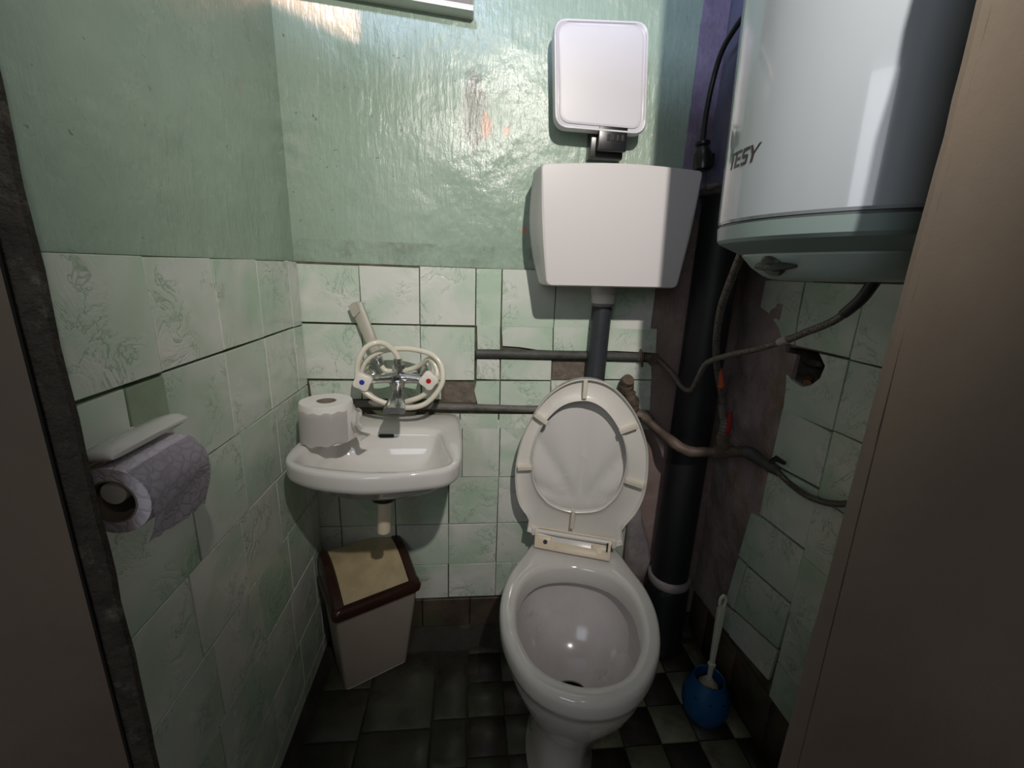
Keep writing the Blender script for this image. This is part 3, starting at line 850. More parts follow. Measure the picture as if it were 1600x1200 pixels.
def stroke(bm, s0, t0, s1, t1, th_=.18):
    n = 6; hs = th_ * lh / Wd / 2; ht = th_ / 2
    horizontal = abs(t1 - t0) < .01
    ra, rb = [], []
    for i in range(n + 1):
        u = i / n; s = s0 + (s1 - s0) * u; t_ = t0 + (t1 - t0) * u
        if horizontal: ra.append((s, t_ - ht)); rb.append((s, t_ + ht))
        else: ra.append((s - hs, t_)); rb.append((s + hs, t_))
    rings = [[lp(*p), lp(*q), lp(*q, -.001), lp(*p, -.001)] for p, q in zip(ra, rb)]
    loft(bm, rings)
def letter(strokes):
    bm = B()
    for s in strokes: stroke(bm, *s)
    return obj('letter', bm, 'ink', wh)
letter([(0.00, .91, .22, .91), (.10, .0, .10, .78)])
letter([(.27, .09, .46, .09), (.27, .5, .44, .5), (.27, .91, .46, .91), (.275, .0, .275, 1.0)])
letter([(.52, .09, .70, .09), (.53, .5, .70, .5), (.53, .91, .72, .91), (.54, .5, .54, .95), (.69, .05, .69, .5)])
letter([(.77, 1.0, .87, .45), (1.0, 1.0, .87, .45), (.87, 0, .87, .5)])

# ================================================================== soil pipe
SX, SY = .636, 1.115
so = thing('soil_pipe', 'thick black vertical soil pipe in the right back corner', 'pipe', (SX, SY, 0))
bm = B(); cyl(bm, (SX, SY, .24), (SX, SY, H + .20), .055, sides=40); obj('lower_length', bm, 'soil', so)
bm = B(); cyl(bm, (SX, SY, H + .20), (SX, SY, CEIL), .052, sides=40); obj('upper_length', bm, 'soil_mauve', so)
bm = B(); lathe(bm, [(.056, 0), (.064, .004), (.064, .02), (.056, .024)], (SX, SY, H + .19), 40); obj('collar', bm, 'pipe_dark', so)
bm = B(); lathe(bm, [(.0555, .262), (.064, .258), (.066, .250), (.064, .242), (.0615, .235)], (SX, SY, 0), 40); obj('coupling_ring', bm, 'plaster_grey', so)
bm = B(); tube(bm, catmull([Vector((SX, SY, .245)), Vector((SX, SY, .14)), Vector((SX - .003, SY - .004, .07)), Vector((SX - .012, SY - .014, .0))], 6), [.0615, .0615, .063, .066], 32); obj('coupling', bm, 'coupling', so)
bm = B(); tube(bm, catmull([Vector((.32, 1.11, .12)), Vector((.45, 1.118, .115)), Vector((.55, 1.118, .11)), Vector((SX, SY, .11))], 6), .048, 28); obj('branch', bm, 'coupling', so)
# bracket clip on the right of the cistern
bm = B(); tube(bm, [Y(1104, 293, 1.07), Y(1122, 289, 1.06)], [.008, .005], 8); obj('bracket', bm, 'pipe_grey', so)

# grey plaster lump on the wall right of the toilet
bm = B()
pl = [(986, 770), (999, 790), (1004, 818), (1014, 855), (1014, 880), (1004, 905), (985, 915), (972, 895), (975, 860), (978, 815)]
P = [Y(a, b, D - .002) for a, b in pl]; c = sum(P, Vector()) / len(P)
loft(bm, [P, [p + Vector((0, -.012, 0)) for p in P], [c + (p - c) * .8 + Vector((0, -.022, 0)) for p in P], [c + (p - c) * .3 + Vector((0, -.026, 0)) for p in P]])
bmesh.ops.subdivide_edges(bm, edges=bm.edges[:], cuts=2, use_grid_fill=True); rough_up(bm, .005, 30)
obj('plaster_lump', bm, 'plaster_grey', wall_back)

# ================================================================== water pipes on the back wall
PY = D - .017
up = thing('upper_water_pipe', 'dark grey water pipe running between tiles behind the flush pipe', 'pipe', Y(745, 553, PY))
bm = B(); tube(bm, [Y(744, 552, PY), Y(800, 553, PY), Y(900, 555, PY), Y(1000, 558, PY)], .0118, 18); obj('pipe_body', bm, 'pipe_dark', up)
bm = B(); tube(bm, [Y(996, 558, PY - .002), Y(1003, 558, PY - .002), Y(1006, 558, PY - .003), Y(1018, 559, PY - .004), Y(1027, 560, PY - .004)], [.011, .016, .010, .011, .014], 12); rough_up(bm, .003, 70); obj('tap_end', bm, 'rust', up)
bm = B(); tube(bm, [Y(1001, 545, PY - .004), Y(1002, 557, PY - .012), Y(1003, 572, PY - .006)], [.003, .005, .003], 8); rough_up(bm, .004, 60); obj('sealing_hemp', bm, 'rust', up)
bm = B()
c = Y(1021, 560, PY - .016)
tube(bm, [c + Vector((.011 * math.cos(u * PI / 8), 0, .011 * math.sin(u * PI / 8))) for u in range(16)], .0022, 8, closed=True); obj('nut', bm, 'pipe_grey', up)

lo = thing('lower_water_pipe', 'thin grey water pipe running along the wall behind the sink', 'pipe', Y(700, 640, PY))
bm = B(); tube(bm, [Y(555, 630, PY), Y(660, 634, PY), Y(760, 637, PY), Y(850, 640, PY), Y(990, 645, PY)], .0098, 18); obj('pipe_body', bm, 'pipe_grey', lo)
bm = B(); tube(bm, catmull([Y(984, 655, PY - .01), Y(990, 640, PY - .012), Y(985, 622, PY - .012), Y(978, 606, PY - .014), Y(981, 594, PY - .02)], 5), [.015, .0145, .020, .017, .0215, .018], 14); rough_up(bm, .003, 60); obj('corroded_stub', bm, 'rust', lo)
bm = B(); tube(bm, [Y(979, 597, PY - .022), Y(982, 593, PY - .034)], [.0190, .0165], 14); rough_up(bm, .001, 60); obj('end_cap', bm, 'rust', lo)
for k, yy in enumerate((612, 620, 628)):
    bm = B(); c = Y(984 + k * 2, yy, PY - .012); lathe(bm, [(.0165, -.002), (.018, 0), (.0165, .002)], c, 14, cap0=True, cap1=True); obj('thread', bm, 'rust', lo)
bm = B(); tube(bm, catmull([Y(980, 643, PY - .01), Y(996, 646, PY - .012), Y(1008, 652, PY - .02), Y(1016, 660, PY - .03)], 5), [.012, .016, .0175, .015], 14); rough_up(bm, .003, 60); obj('elbow', bm, 'brown_pipe', lo)
bm = B(); tube(bm, catmull([Y(1012, 656, PY - .025), Y(1035, 677, 1.10), Y(1053, 692, 1.05), Y(1075, 705, 1.03), Y(1105, 706, 1.015), Y(1128, 706, 1.00)], 6), [.0125, .0125, .0145, .0145, .0135, .014], 16); rough_up(bm, .0015, 50); obj('bent_pipe', bm, 'brown_pipe', lo)
TP = Y(1130, 702, 1.0)
bm = B(); tube(bm, [Y(1116, 705, 1.0), Y(1130, 706, 1.0), Y(1150, 706, .99), Y(1166, 706, .98)], [.0165, .0175, .014, .015], 14); rough_up(bm, .0025, 60); obj('tee', bm, 'rust', lo)
bm = B(); tube(bm, [TP, Y(1129, 690, 1.0), Y(1130, 678, 1.0)], [.015, .0175, .0155], 12); rough_up(bm, .002, 60); obj('tee_nut', bm, 'rust', lo)
bm = B(); prof = []
for i in range(12): prof += [(.0125 + .0018 * (i % 2), -.0 + i * .0048)]
lathe(bm, prof, Y(1130, 680, 1.0), 18, cap0=True, cap1=True, axis=(.02, 0, 1)); obj('safety_valve', bm, 'pipe_grey', lo)
bm = B(); tube(bm, [Y(1137, 655, .99), Y(1141, 645, .985), Y(1139, 668, .985), Y(1134, 678, .99)], .006, 8); obj('valve_lever', bm, 'redv', lo)
bm = B(); tube(bm, catmull([Y(1163, 706, .98), Y(1175, 709, .965), Y(1188, 719, .94), Y(1203, 729, .92), Y(1217, 738, .90)], 5), [.0155, .0165, .0155, .0125, .0135, .011], 14); rough_up(bm, .002, 60); obj('stop_valve', bm, 'pipe_dark', lo)
bm = B(); tube(bm, [Y(1205, 722, .90), Y(1213, 716, .89), Y(1226, 724, .885)], [.006, .008, .005], 8); obj('valve_handle', bm, 'black', lo)

# braided hoses
def hose(label, pts, r, mats='braid', seg=10, extra=None, name='braided_hose'):
    t_ = thing(name, label, 'hose', pts[0])
    path = catmull(pts, seg); bm = B(); tube(bm, path, r, 14)
    obj('hose_body', bm, mats, t_)
    return t_, path
h1, p1_ = hose('braided metal hose with orange sleeve going down from heater to valve', [Y(1162, 390, .80) + Vector((0, 0, .012)), Y(1160, 392, .80), Y(1145, 430, .84), Y(1127, 480, .90), Y(1119, 535, .95), Y(1121, 580, .98), Y(1128, 620, 1.0), Y(1130, 645, 1.0)], .0078)
bm = B(); tube(bm, [Y(1122, 578, .98), Y(1126, 603, .992)], .0088, 14); obj('sleeve', bm, 'orange', h1)
for u in range(4, 66, 5):
    if u < len(p1_) - 1:
        bm = B(); tube(bm, [p1_[u], p1_[u] + (p1_[u + 1] - p1_[u]).normalized() * .0016], .0083, 12); obj('ring', bm, 'darkgrey', h1)
bm = B(); tube(bm, [Y(1128, 630, 1.0), Y(1130, 652, 1.0)], .0095, 12); obj('ferrule', bm, 'pipe_grey', h1)
q0 = Y(1372, 432, .60)
h2, p2_ = hose('long braided hose curving from heater bottom across right wall tiles to tap', [q0 + Vector((0, 0, .008)), Y(1366, 440, .605), Y(1345, 468, .62), Y(1305, 500, .66), Y(1260, 519, .71), Y(1225, 533, .76), Y(1180, 546, .82), Y(1140, 555, .87), Y(1105, 567, .92), Y(1091, 590, .95), Y(1080, 609, .99), Y(1066, 605, 1.03), Y(1050, 582, 1.08), Y(1030, 562, 1.14)], .0064)
bm = B(); tube(bm, [Y(1218, 535, .77), Y(1232, 530, .75)], .0082, 12); obj('ferrule', bm, 'plaster_grey', h2)
bm = B(); tube(bm, catmull([Y(1371, 434, .60), Y(1366, 440, .605), Y(1345, 468, .62), Y(1318, 491, .645)], 6), [.0095, .0088, .0086, .008], 12); obj('outer_sleeve', bm, 'darkgrey', h2)
h3, p3_ = hose('short dark hose running from corroded valve behind the door frame', [Y(1214, 736, .90), Y(1235, 756, .86), Y(1262, 775, .785), Y(1295, 786, .73), Y(1330, 787, .68), Y(1370, 782, .63)], .0068)

# ================================================================== toilet
OX, OY = .305, 1.045
ZR = H - .765
uu = Vector((.20, .98, 0)).normalized(); vvx = Vector((uu.y, -uu.x, 0))
def TL(v, s, z): return Vector((OX, OY, 0)) + vvx * v + uu * s + Vector((0, 0, z))
tl = thing('toilet', 'white ceramic toilet with raised seat standing in front of the soil pipe', 'toilet', (OX - .04, OY - .2, 0))
outer_c = [(0, -.455), (.095, -.425), (.158, -.340), (.184, -.235), (.176, -.13), (.142, -.035), (.118, .03), (.085, .055), (0, .058)]
inner_c = [(0, -.413), (.082, -.386), (.129, -.315), (.144, -.235), (.134, -.155), (.088, -.092), (0, -.07)]
def sym(c, n=72):
    pts = [(x, y) for x, y in c] + [(-x, y) for x, y in reversed(c[1:-1])]
    q = catmull([Vector((x, y, 0)) for x, y in pts], 14, closed=True)
    # resample evenly by angle about a centre
    out = []; cy = -.23
    for k in range(n):
        a = 2 * PI * k / n - PI / 2
        best = None
        d = Vector((math.cos(a), math.sin(a), 0))
        for i in range(len(q)):
            p, r_ = q[i] - Vector((0, cy, 0)), q[(i + 1) % len(q)] - Vector((0, cy, 0))
            den = d.x * (r_.y - p.y) - d.y * (r_.x - p.x)
            if abs(den) < 1e-12: continue
            t_ = (p.x * (r_.y - p.y) - p.y * (r_.x - p.x)) / den
            s_ = (p.x * d.y - p.y * d.x) / den
            if t_ > 0 and -1e-6 <= s_ <= 1 + 1e-6: best = t_ if best is None else max(best, t_)
        out.append((d.x * best, cy + d.y * best))
    return out
OUT = sym(outer_c); INN = sym(inner_c)
def ring_of(pts, k, z, cs=-.23, ds=0.0, kx=None, dv=0.0):
    kx = k if kx is None else kx
    return [TL(x * kx + dv, cs + (y - cs) * k + ds, z) for x, y in pts]
bm = B()
rings = [ring_of(INN, 1.07, ZR - .052), ring_of(INN, .99, ZR - .052), ring_of(INN, .985, ZR - .045), ring_of(INN, .995, ZR - .012), ring_of(INN, 1.035, ZR - .002), ring_of(INN, 1.09, ZR)]
rings += [ring_of(OUT, .955, ZR), ring_of(OUT, .985, ZR - .003), ring_of(OUT, 1.0, ZR - .014), ring_of(OUT, 1.0, ZR - .034), ring_of(OUT, .985, ZR - .046), ring_of(OUT, .955, ZR - .052), ring_of(OUT, .94, ZR - .070)]
rings += [ring_of(OUT, .87, ZR - .12, ds=.0, kx=.86), ring_of(OUT, .72, ZR - .18, ds=-.004, kx=.66, dv=-.006), ring_of(OUT, .60, ZR - .235, ds=-.008, kx=.50, dv=-.014), ring_of(OUT, .55, ZR - .285, ds=-.012, kx=.43, dv=-.02), ring_of(OUT, .55, .06, ds=-.012, kx=.40, dv=-.02), ring_of(OUT, .58, .02, ds=-.008, kx=.44, dv=-.02), ring_of(OUT, .59, 0, ds=-.008, kx=.46, dv=-.02)]
loft(bm, rings, False, True); obj('bowl', bm, 'porcelain', tl, sharp=50)
bm = B()
rings = [ring_of(INN, 1.06, ZR - .051), ring_of(INN, 1.13, ZR - .054), ring_of(INN, 1.12, ZR - .09), ring_of(INN, 1.0, ZR - .14), ring_of(INN, .80, ZR - .19, ds=-.002), ring_of(INN, .56, ZR - .228, ds=-.006), ring_of(INN, .29, ZR - .242, ds=-.016)]
loft(bm, rings, False, False); obj('basin_lining', bm, 'porcelain_in', tl, sharp=60)
bm = B(); loft(bm, [ring_of(INN, .295, ZR - .240, ds=-.016), ring_of(INN, .26, ZR - .28, ds=-.006)], False, True); obj('drain_hole', bm, 'blackhole', tl)
# rear spigots joining flush pipe and soil branch
bm = B(); tube(bm, [TL(.01, .03, ZR - .05), TL(.008, .085, ZR - .055)], [.032, .030], 20); obj('flush_inlet', bm, 'porcelain', tl)
# hinge plate
hf0 = Z(835, 855, -.758); hf1 = Z(952, 877, -.758)
hb0 = Y(837, 822, hf0.y + .040); hb1 = Y(956, 842, hf1.y + .040)
def hp_(u, w_, d=0.0):
    a = hf0.lerp(hf1, u); b = hb0.lerp(hb1, u); q = a.lerp(b, w_)
    n_ = (hf1 - hf0).cross(hb0 - hf0).normalized()
    if n_.z < 0: n_ = -n_
    return q + n_ * d
def plate(bm, u0, u1, w0_, w1_, d0, d1):
    loft(bm, [[hp_(u0, w0_, d), hp_(u1, w0_, d), hp_(u1, w1_, d), hp_(u0, w1_, d)] for d in (d0, d1 - .0008)] + [[hp_(u0 + .006, w0_ + .02, d1), hp_(u1 - .006, w0_ + .02, d1), hp_(u1 - .006, w1_ - .02, d1), hp_(u0 + .006, w1_ - .02, d1)]])
bm = B(); plate(bm, 0, 1, 0, .40, -.004, .004); hg = obj('hinge_plate', bm, 'cream', tl, sharp=50)
for u0, u1 in ((0, .22), (.76, 1)):
    bm = B(); plate(bm, u0, u1, .38, .62, -.006, .004); obj('hinge_block', bm, 'cream', tl, sharp=50)
for u0, u1 in ((0, .035), (.965, 1)):
    bm = B(); plate(bm, u0, u1, .60, 1.0, -.008, .006); obj('hinge_arm', bm, 'cream', tl, sharp=50)
bm = B(); plate(bm, .035, .965, .92, 1.0, -.006, .004); obj('hinge_strip', bm, 'cream', tl, sharp=50)
bm = B(); plate(bm, .0, 1, .0, 1.0, -.012, -.008); obj('hinge_base', bm, 'seat', tl, sharp=50)
bm = B(); cyl(bm, hp_(.145, .32, .003), hp_(.145, .32, .0048), .0062, sides=16); obj('bolt_hole', bm, 'blackhole', hg)
bm = B(); cyl(bm, hp_(.86, .30, .003), hp_(.86, .30, .007), .0072, sides=18); obj('bolt_cap', bm, 'cream', hg)
bm = B(); plate(bm, .945, .965, .36, .75, .004, .009); obj('hinge_pin', bm, 'blackhole', hg)

# raised seat and lid in a plane leaning back
SC = Vector((.310, 1.07, ZR + .01))
lean = math.radians(1.5)
sn = (-uu * math.cos(lean) - Vector((0, 0, 1)) * math.sin(lean) * -1).normalized()   # faces the door
sn = (-uu * math.cos(lean) + Vector((0, 0, 1)) * math.sin(lean)).normalized()
sv = vvx.copy(); sh = sv.cross(sn) * -1
if sh.z < 0: sh = -sh
def SP(px, py, d=0.0): return PL(px, py, SC + sn * d, sn)
seat_px = [(920, 591), (882, 599), (848, 626), (820, 672), (807, 718), (806, 757), (812, 785), (824, 803), (828, 815), (831, 829), (962, 850), (966, 836), (975, 819), (994, 796), (1007, 765), (1012, 722), (1008, 684), (990, 640), (958, 604)]
open_px = [(912, 625), (880, 632), (852, 658), (836, 694), (832, 730), (838, 757), (853, 778), (875, 791), (902, 796), (935, 792), (960, 773), (974, 744), (978, 712), (971, 680), (954, 650), (935, 632)]
seat_pts = [SP(*p) for p in seat_px]; open_pts = [SP(*p) for p in open_px]
def smooth_loop(pts, n, sharp_idx=()):
    q = catmull(pts, 10, closed=True)
    # even arc resample starting at the first point
    L = [0]
    for i in range(len(q)): L.append(L[-1] + (q[(i + 1) % len(q)] - q[i]).length)
    out = []
    for k in range(n):
        t_ = L[-1] * k / n
        i = max(j for j in range(len(q)) if L[j] <= t_ + 1e-12)
        u = (t_ - L[i]) / max(1e-9, L[i + 1] - L[i]); out.append(q[i].lerp(q[(i + 1) % len(q)], u))
    return out
def by_angle(pts, n, c, ex, ey):
    q = catmull(pts, 10, closed=True); out = []
    for k in range(n):
        a = 2 * PI * k / n; dx, dy = math.cos(a), math.sin(a); best = None
        for i in range(len(q)):
            p = q[i] - c; r_ = q[(i + 1) % len(q)] - c
            p = (p.dot(ex), p.dot(ey)); r_ = (r_.dot(ex), r_.dot(ey))
            ax_, ay_ = r_[0] - p[0], r_[1] - p[1]
            den = dx * ay_ - dy * ax_
            if abs(den) < 1e-12: continue
            t_ = (p[0] * ay_ - p[1] * ax_) / den; s_ = (p[0] * dy - p[1] * dx) / den
            if t_ > 0 and -1e-6 <= s_ <= 1 + 1e-6: best = t_ if best is None else max(best, t_)
        out.append(c + ex * dx * best + ey * dy * best)
    return out
ocn = sum(open_pts, Vector()) / len(open_pts)
NS = 96
so_ = by_angle(seat_pts, NS, ocn, sv, sh); si_ = by_angle(open_pts, NS, ocn, sv, sh)
def shrink(pts, k, c=ocn): return [c + (p - c) * k for p in pts]
def blend(k): return [a.lerp(b, k) for a, b in zip(so_, si_)]
def dsp(pts, d): return [p + sn * d for p in pts]
bm = B()
loft(bm, [dsp(blend(.98), -.004), dsp(si_, .002), dsp(si_, .013), dsp(blend(.97), .015), dsp(blend(.93), .011), dsp(blend(.80), .004), dsp(blend(.25), .004), dsp(blend(.10), .006), dsp(blend(.055), .015), dsp(blend(.02), .0165), dsp(so_, .014), dsp(so_, .0), dsp(blend(.03), -.006), dsp(blend(.98), -.004)], False, False)
bmesh.ops.remove_doubles(bm, verts=bm.verts[:], dist=1e-5); bmesh.ops.recalc_face_normals(bm, faces=bm.faces[:])
seat = obj('seat', bm, 'seat', tl, sharp=50)
def buffer(pa, pb, wdt=.011):
    a = SP(*pa, .014); b = SP(*pb, .014); dd = (b - a).normalized(); sd = dd.cross(sn).normalized() * wdt / 2
    bm = B(); prism(bm, [a - sd, b - sd, b + sd, a + sd], sn * .009, .0015)
    for v in bm.verts: pass
    bm2 = bm
    prism(bm2, [a - sd * .8 - sn * .011, b - sd * .8 - sn * .011, b + sd * .8 - sn * .011, a + sd * .8 - sn * .011], sn * .012)
    return obj('buffer', bm2, 'buffer', seat, sharp=50)
for pa, pb in (((915, 594), (913, 622)), ((836, 647), (855, 661)), ((809, 731), (832, 730)), ((968, 675), (995, 665)), ((976, 750), (1005, 760)), ((896, 797), (893, 824))): buffer(pa, pb)
# lid behind the seat, closes the opening; fluted shell relief
lid_o = [p + sn * -.008 for p in shrink(so_, .985)]
bm = B()
rings = [dsp(lid_o, -.024), dsp(lid_o, -.002)]
fan = SP(905, 800) - sn * .012
NRr = 14
rr2 = []
for j in range(NRr + 1):
    k = 1 - j / NRr * .98
    rg = []
    for i, p in enumerate(lid_o):
        q = ocn + (p - ocn) * k
        q = q - sn * ((q - SC).dot(sn)) - sn * .024
        w_ = q - fan; a = math.atan2(w_.dot(sh), w_.dot(sv)); r_ = w_.length
        fl = 0.0
        if w_.dot(sh) > 0: fl = abs(math.sin((a - PI / 2) * 5.5)) * min(1, r_ / .10) * .011
        if k > .9: fl = 0
        dome = -.006 * (1 - k * k)
        rg.append(q + sn * (fl + dome))
    rr2.append(rg)
loft(bm, [dsp(shrink(lid_o, .6), -.027), dsp(lid_o, -.022), dsp(lid_o, -.004)] + rr2, True, True)
obj('lid', bm, 'seat_lid', tl, sharp=70)
# hinge bar between seat and plate
bm = B(); a = hp_(.0, .80, .0); b = hp_(1.0, .80, .0); tube(bm, [a - vvx * .010, b + vvx * .010], .0068, 14); obj('hinge_bar', bm, 'seat', tl)
for u in (0.02, .98):
    bm = B(); c = a.lerp(b, u) + vvx * (.010 if u > .5 else -.010); box(bm, c - Vector((.006, .009, .011)), c + Vector((.006, .009, .012)), .002); obj('hinge_knuckle', bm, 'seat', tl)

# ================================================================== sink
ZS = -.402
sk_ = thing('sink', 'small white ceramic wall sink on the back wall under the mixer tap', 'sink', Y(600, 650, D))
so_px = [(545, 643), (630, 643.5), (700, 645), (717, 649), (721, 670), (722, 700), (718, 722), (700, 735), (660, 741), (615, 745), (560, 747), (500, 742), (462, 733), (446, 722), (452, 706), (475, 684), (510, 655)]
si_px = [(550, 673), (615, 673.5), (670, 674), (686, 677), (694, 695), (703, 715), (698, 726), (675, 731), (640, 735), (600, 737), (550, 735), (500, 730), (470, 725), (462, 718), (475, 703), (500, 688), (525, 676)]
so2 = [Z(a, b, ZS) for a, b in so_px]; si2 = [Z(a, b, ZS) for a, b in si_px]
for p in so2:
    p.y = min(p.y, D - .001); p.x = max(p.x, XL + .014)
cS = sum(si2, Vector()) / len(si2)
ex, ey = Vector((1, 0, 0)), Vector((0, 1, 0))
NSK = 96
oS = by_angle(so2, NSK, cS, ex, ey); iS = by_angle(si2, NSK, cS, ex, ey)
for p in oS: p.y = min(p.y, D - .0005); p.x = max(p.x, XL + .0135)
def blS(k): return [a.lerp(b, k) for a, b in zip(oS, iS)]
def shS(pts, k, dz, c=None, dy=0):
    c = cS if c is None else c
    return [Vector((c.x + (p.x - c.x) * k, min(D - .0005, c.y + (p.y - c.y) * k + dy), p.z + dz)) for p in pts]
bm = B()
DC = Y(601, 774, cS.y + .02)      # washer seen just under the front lip
hull = DC.z - (H + ZS)
loft(bm, [shS(oS, .14, hull + .012, dy=.02), shS(oS, .42, hull + .018, dy=.02), shS(oS, .66, -.085, dy=.02), shS(oS, .84, -.055, dy=.012), shS(oS, .95, -.040), shS(oS, .99, -.034), shS(oS, 1.0, -.026), shS(oS, 1.0, -.006), [p + Vector((0, 0, .0)) for p in blS(.03)], [p + Vector((0, 0, .0035)) for p in blS(.2)], [p + Vector((0, 0, .002)) for p in blS(.80)], [p + Vector((0, 0, -.003)) for p in blS(1.0)], shS(iS, .975, -.012), shS(iS, .94, -.035), shS(iS, .86, -.062), shS(iS, .70, -.080), shS(iS, .42, -.090), shS(iS, .10, hull + .020 if hull + .020 > -.096 and hull + .020 < -.0901 else -.094)], True, True)
from mathutils.bvhtree import BVHTree
bvh = BVHTree.FromBMesh(bm)
def on_mesh(tree, px, py):
    p, n_, i_, d_ = tree.ray_cast(Vector((0, 0, H)), ray(px, py).normalized())
    return (p, n_) if p is not None else (Y(px, py, 1.0), Vector((0, -1, 0)))
hs_p, hs_n = on_mesh(bvh, 604, 681); ch_p, ch_n = on_mesh(bvh, 561, 664); dr_p, dr_n = on_mesh(bvh, 613, 737)
obj('basin', bm, 'porcelain', sk_, sharp=65)
cD = Vector((cS.x, cS.y + .0, H + ZS - .0935))
bm = B(); lathe(bm, [(.030, -.001), (.026, .0025), (.020, .001), (.016, -.004)], cD, 28, cap0=True); obj('drain_rim', bm, 'chrome', sk_)
bm = B(); cyl(bm, cD + Vector((0, 0, -.001)), cD + Vector((0, 0, .0012)), .017, sides=20); obj('drain_hole', bm, 'blackhole', sk_)
sl = hs_n.cross(Vector((1, 0, 0))).normalized()
bm = B(); loft(bm, [[hs_p + Vector((math.copysign(.0145, math.cos(a_)) + .0045 * math.cos(a_), 0, 0)) + sl * .0045 * math.sin(a_) + hs_n * d for a_ in [2 * PI * (k + .5) / 16 for k in range(16)]] for d in (-.001, .0008)]); obj('overflow_slot', bm, 'blackhole', sk_)
bm = B(); cyl(bm, ch_p - ch_n * .001, ch_p + ch_n * .0008, .0035, sides=12); obj('chip', bm, 'blackhole', sk_)
zdn = DC.z
bm = B(); lathe(bm, [(.026, .013), (.033, .009), (.034, .0), (.031, -.005), (.012, -.007)], (DC.x, DC.y, zdn), 28, cap0=True, cap1=True); obj('drain_washer', bm, 'black', sk_)
bm = B(); lathe(bm, [(.026, .030), (.030, .010)], (DC.x, DC.y, zdn), 28, cap0=True, cap1=True); obj('outlet', bm, 'porcelain', sk_)
tb_ = Y(601, 826, DC.y + .01)
bm = B(); tube(bm, [Vector((DC.x, DC.y, zdn - .004)), Vector((tb_.x, DC.y, tb_.z))], [.0155, .0155], 22); obj('drain_tail', bm, 'cream', sk_)

# ================================================================== mixer tap
TY = 1.085
mt = thing('mixer_tap', 'chrome wall mixer tap with white knobs and coiled hose over the sink', 'tap', Y(622, 590, D))
cen = Y(622, 590, TY)
def T(px, py, y=TY): return Y(px, py, y)
bm = B(); tube(bm, [T(580, 592), T(600, 591), T(612, 590), T(633, 590), T(650, 592), T(664, 593)], [.0125, .0115, .0145, .0145, .0115, .0125], 20); obj('body', bm, 'chrome', mt)
for s, (ex_, ey_) in ((-1, (580, 577)), (1, (664, 573))):
    bm = B(); tube(bm, catmull([Y(ex_, ey_, D - .002), Y(ex_ + s * 1, ey_, 1.14), Y(ex_ + s * 2, ey_ + 3, 1.11), T(582 if s < 0 else 662, 590)], 5), [.013, .0125, .0125, .012], 16); obj('connector', bm, 'chrome', mt)
    bm = B(); cyl(bm, Y(ex_, ey_, D - .004), Y(ex_, ey_, D - .016), .027, .017, 24); obj('flange', bm, 'chrome', mt)
bm = B(); tube(bm, [T(622, 596, 1.075), T(622, 606, 1.075), T(622, 613, 1.075)], [.018, .0145, .016], 20); obj('neck', bm, 'chrome', mt)
bm = B(); lathe(bm, [(.018, -.012), (.018, 0), (.012, .004), (.0115, .012), (.006, .013)], T(622, 592, TY - .004), 22, axis=(0, -1, 0), cap0=True, cap1=True); obj('diverter', bm, 'chrome', mt)
bm = B(); lathe(bm, [(.004, 0), (.004, .001)], T(622, 592, TY - .0175), 12, axis=(0, -1, 0), cap0=True, cap1=True); obj('diverter_screw', bm, 'blackhole', mt)
# spout widening toward the basin
def oct_ring(c, hx, hz, ax, up_, n=20):
    return [c + ax * (hx * math.copysign(abs(math.cos(2 * PI * k / n)) ** .6, math.cos(2 * PI * k / n))) + up_ * (hz * math.copysign(abs(math.sin(2 * PI * k / n)) ** .6, math.sin(2 * PI * k / n))) for k in range(n)]
bm = B(); axx = Vector((1, 0, 0)); upn = Vector((0, .55, .83))
loft(bm, [oct_ring(T(622, 609, 1.075), .013, .012, axx, Vector((0, 1, 0))), oct_ring(T(621, 618, 1.045), .0145, .011, axx, upn), oct_ring(T(619, 628, 1.00), .020, .010, axx, upn), oct_ring(T(617, 636, .955), .0235, .009, axx, upn), oct_ring(T(616, 642, .93), .0245, .0075, axx, upn)]); obj('spout', bm, 'chrome', mt)
# hose union on top
bm = B(); tube(bm, [T(622, 585), T(623, 577), T(623, 576), T(623, 570), T(622, 569), T(622, 560)], [.0105, .0105, .0145, .0145, .0105, .0105], 8); obj('hose_union', bm, 'chrome', mt)
# knobs
def knobf(px, py, rot, m_, dot, sdir):
    c = T(px, py, TY - .042); bm = B()
    n = 24; ax_ = Vector((-.10 * sdir * 0, -1, .05)).normalized()
    e1 = Vector((1, 0, 0)); e2 = e1.cross(ax_).normalized()
    def rg(r, d, lob=.13): r *= .97; return [c + ax_ * d + (e1 * math.cos(a) + e2 * math.sin(a)) * r * (1 + lob * math.cos(4 * (a + rot))) for a in [2 * PI * k / n for k in range(n)]]
    loft(bm, [rg(.014, -.024), rg(.021, -.016), rg(.0228, 0), rg(.0215, .005), rg(.016, .007, .05)])
    k_ = obj('knob', bm, 'knob', mt, sharp=40)
    bm = B(); lathe(bm, [(.0062, .006), (.0062, .008), (.004, .0083)], c, 18, axis=ax_, cap0=True, cap1=True); obj('dot', bm, dot, k_)
knobf(566.5, 596.5, .35, 'knob', 'blue', -1); knobf(670, 594.5, 0.1, 'knob', 'red', 1)
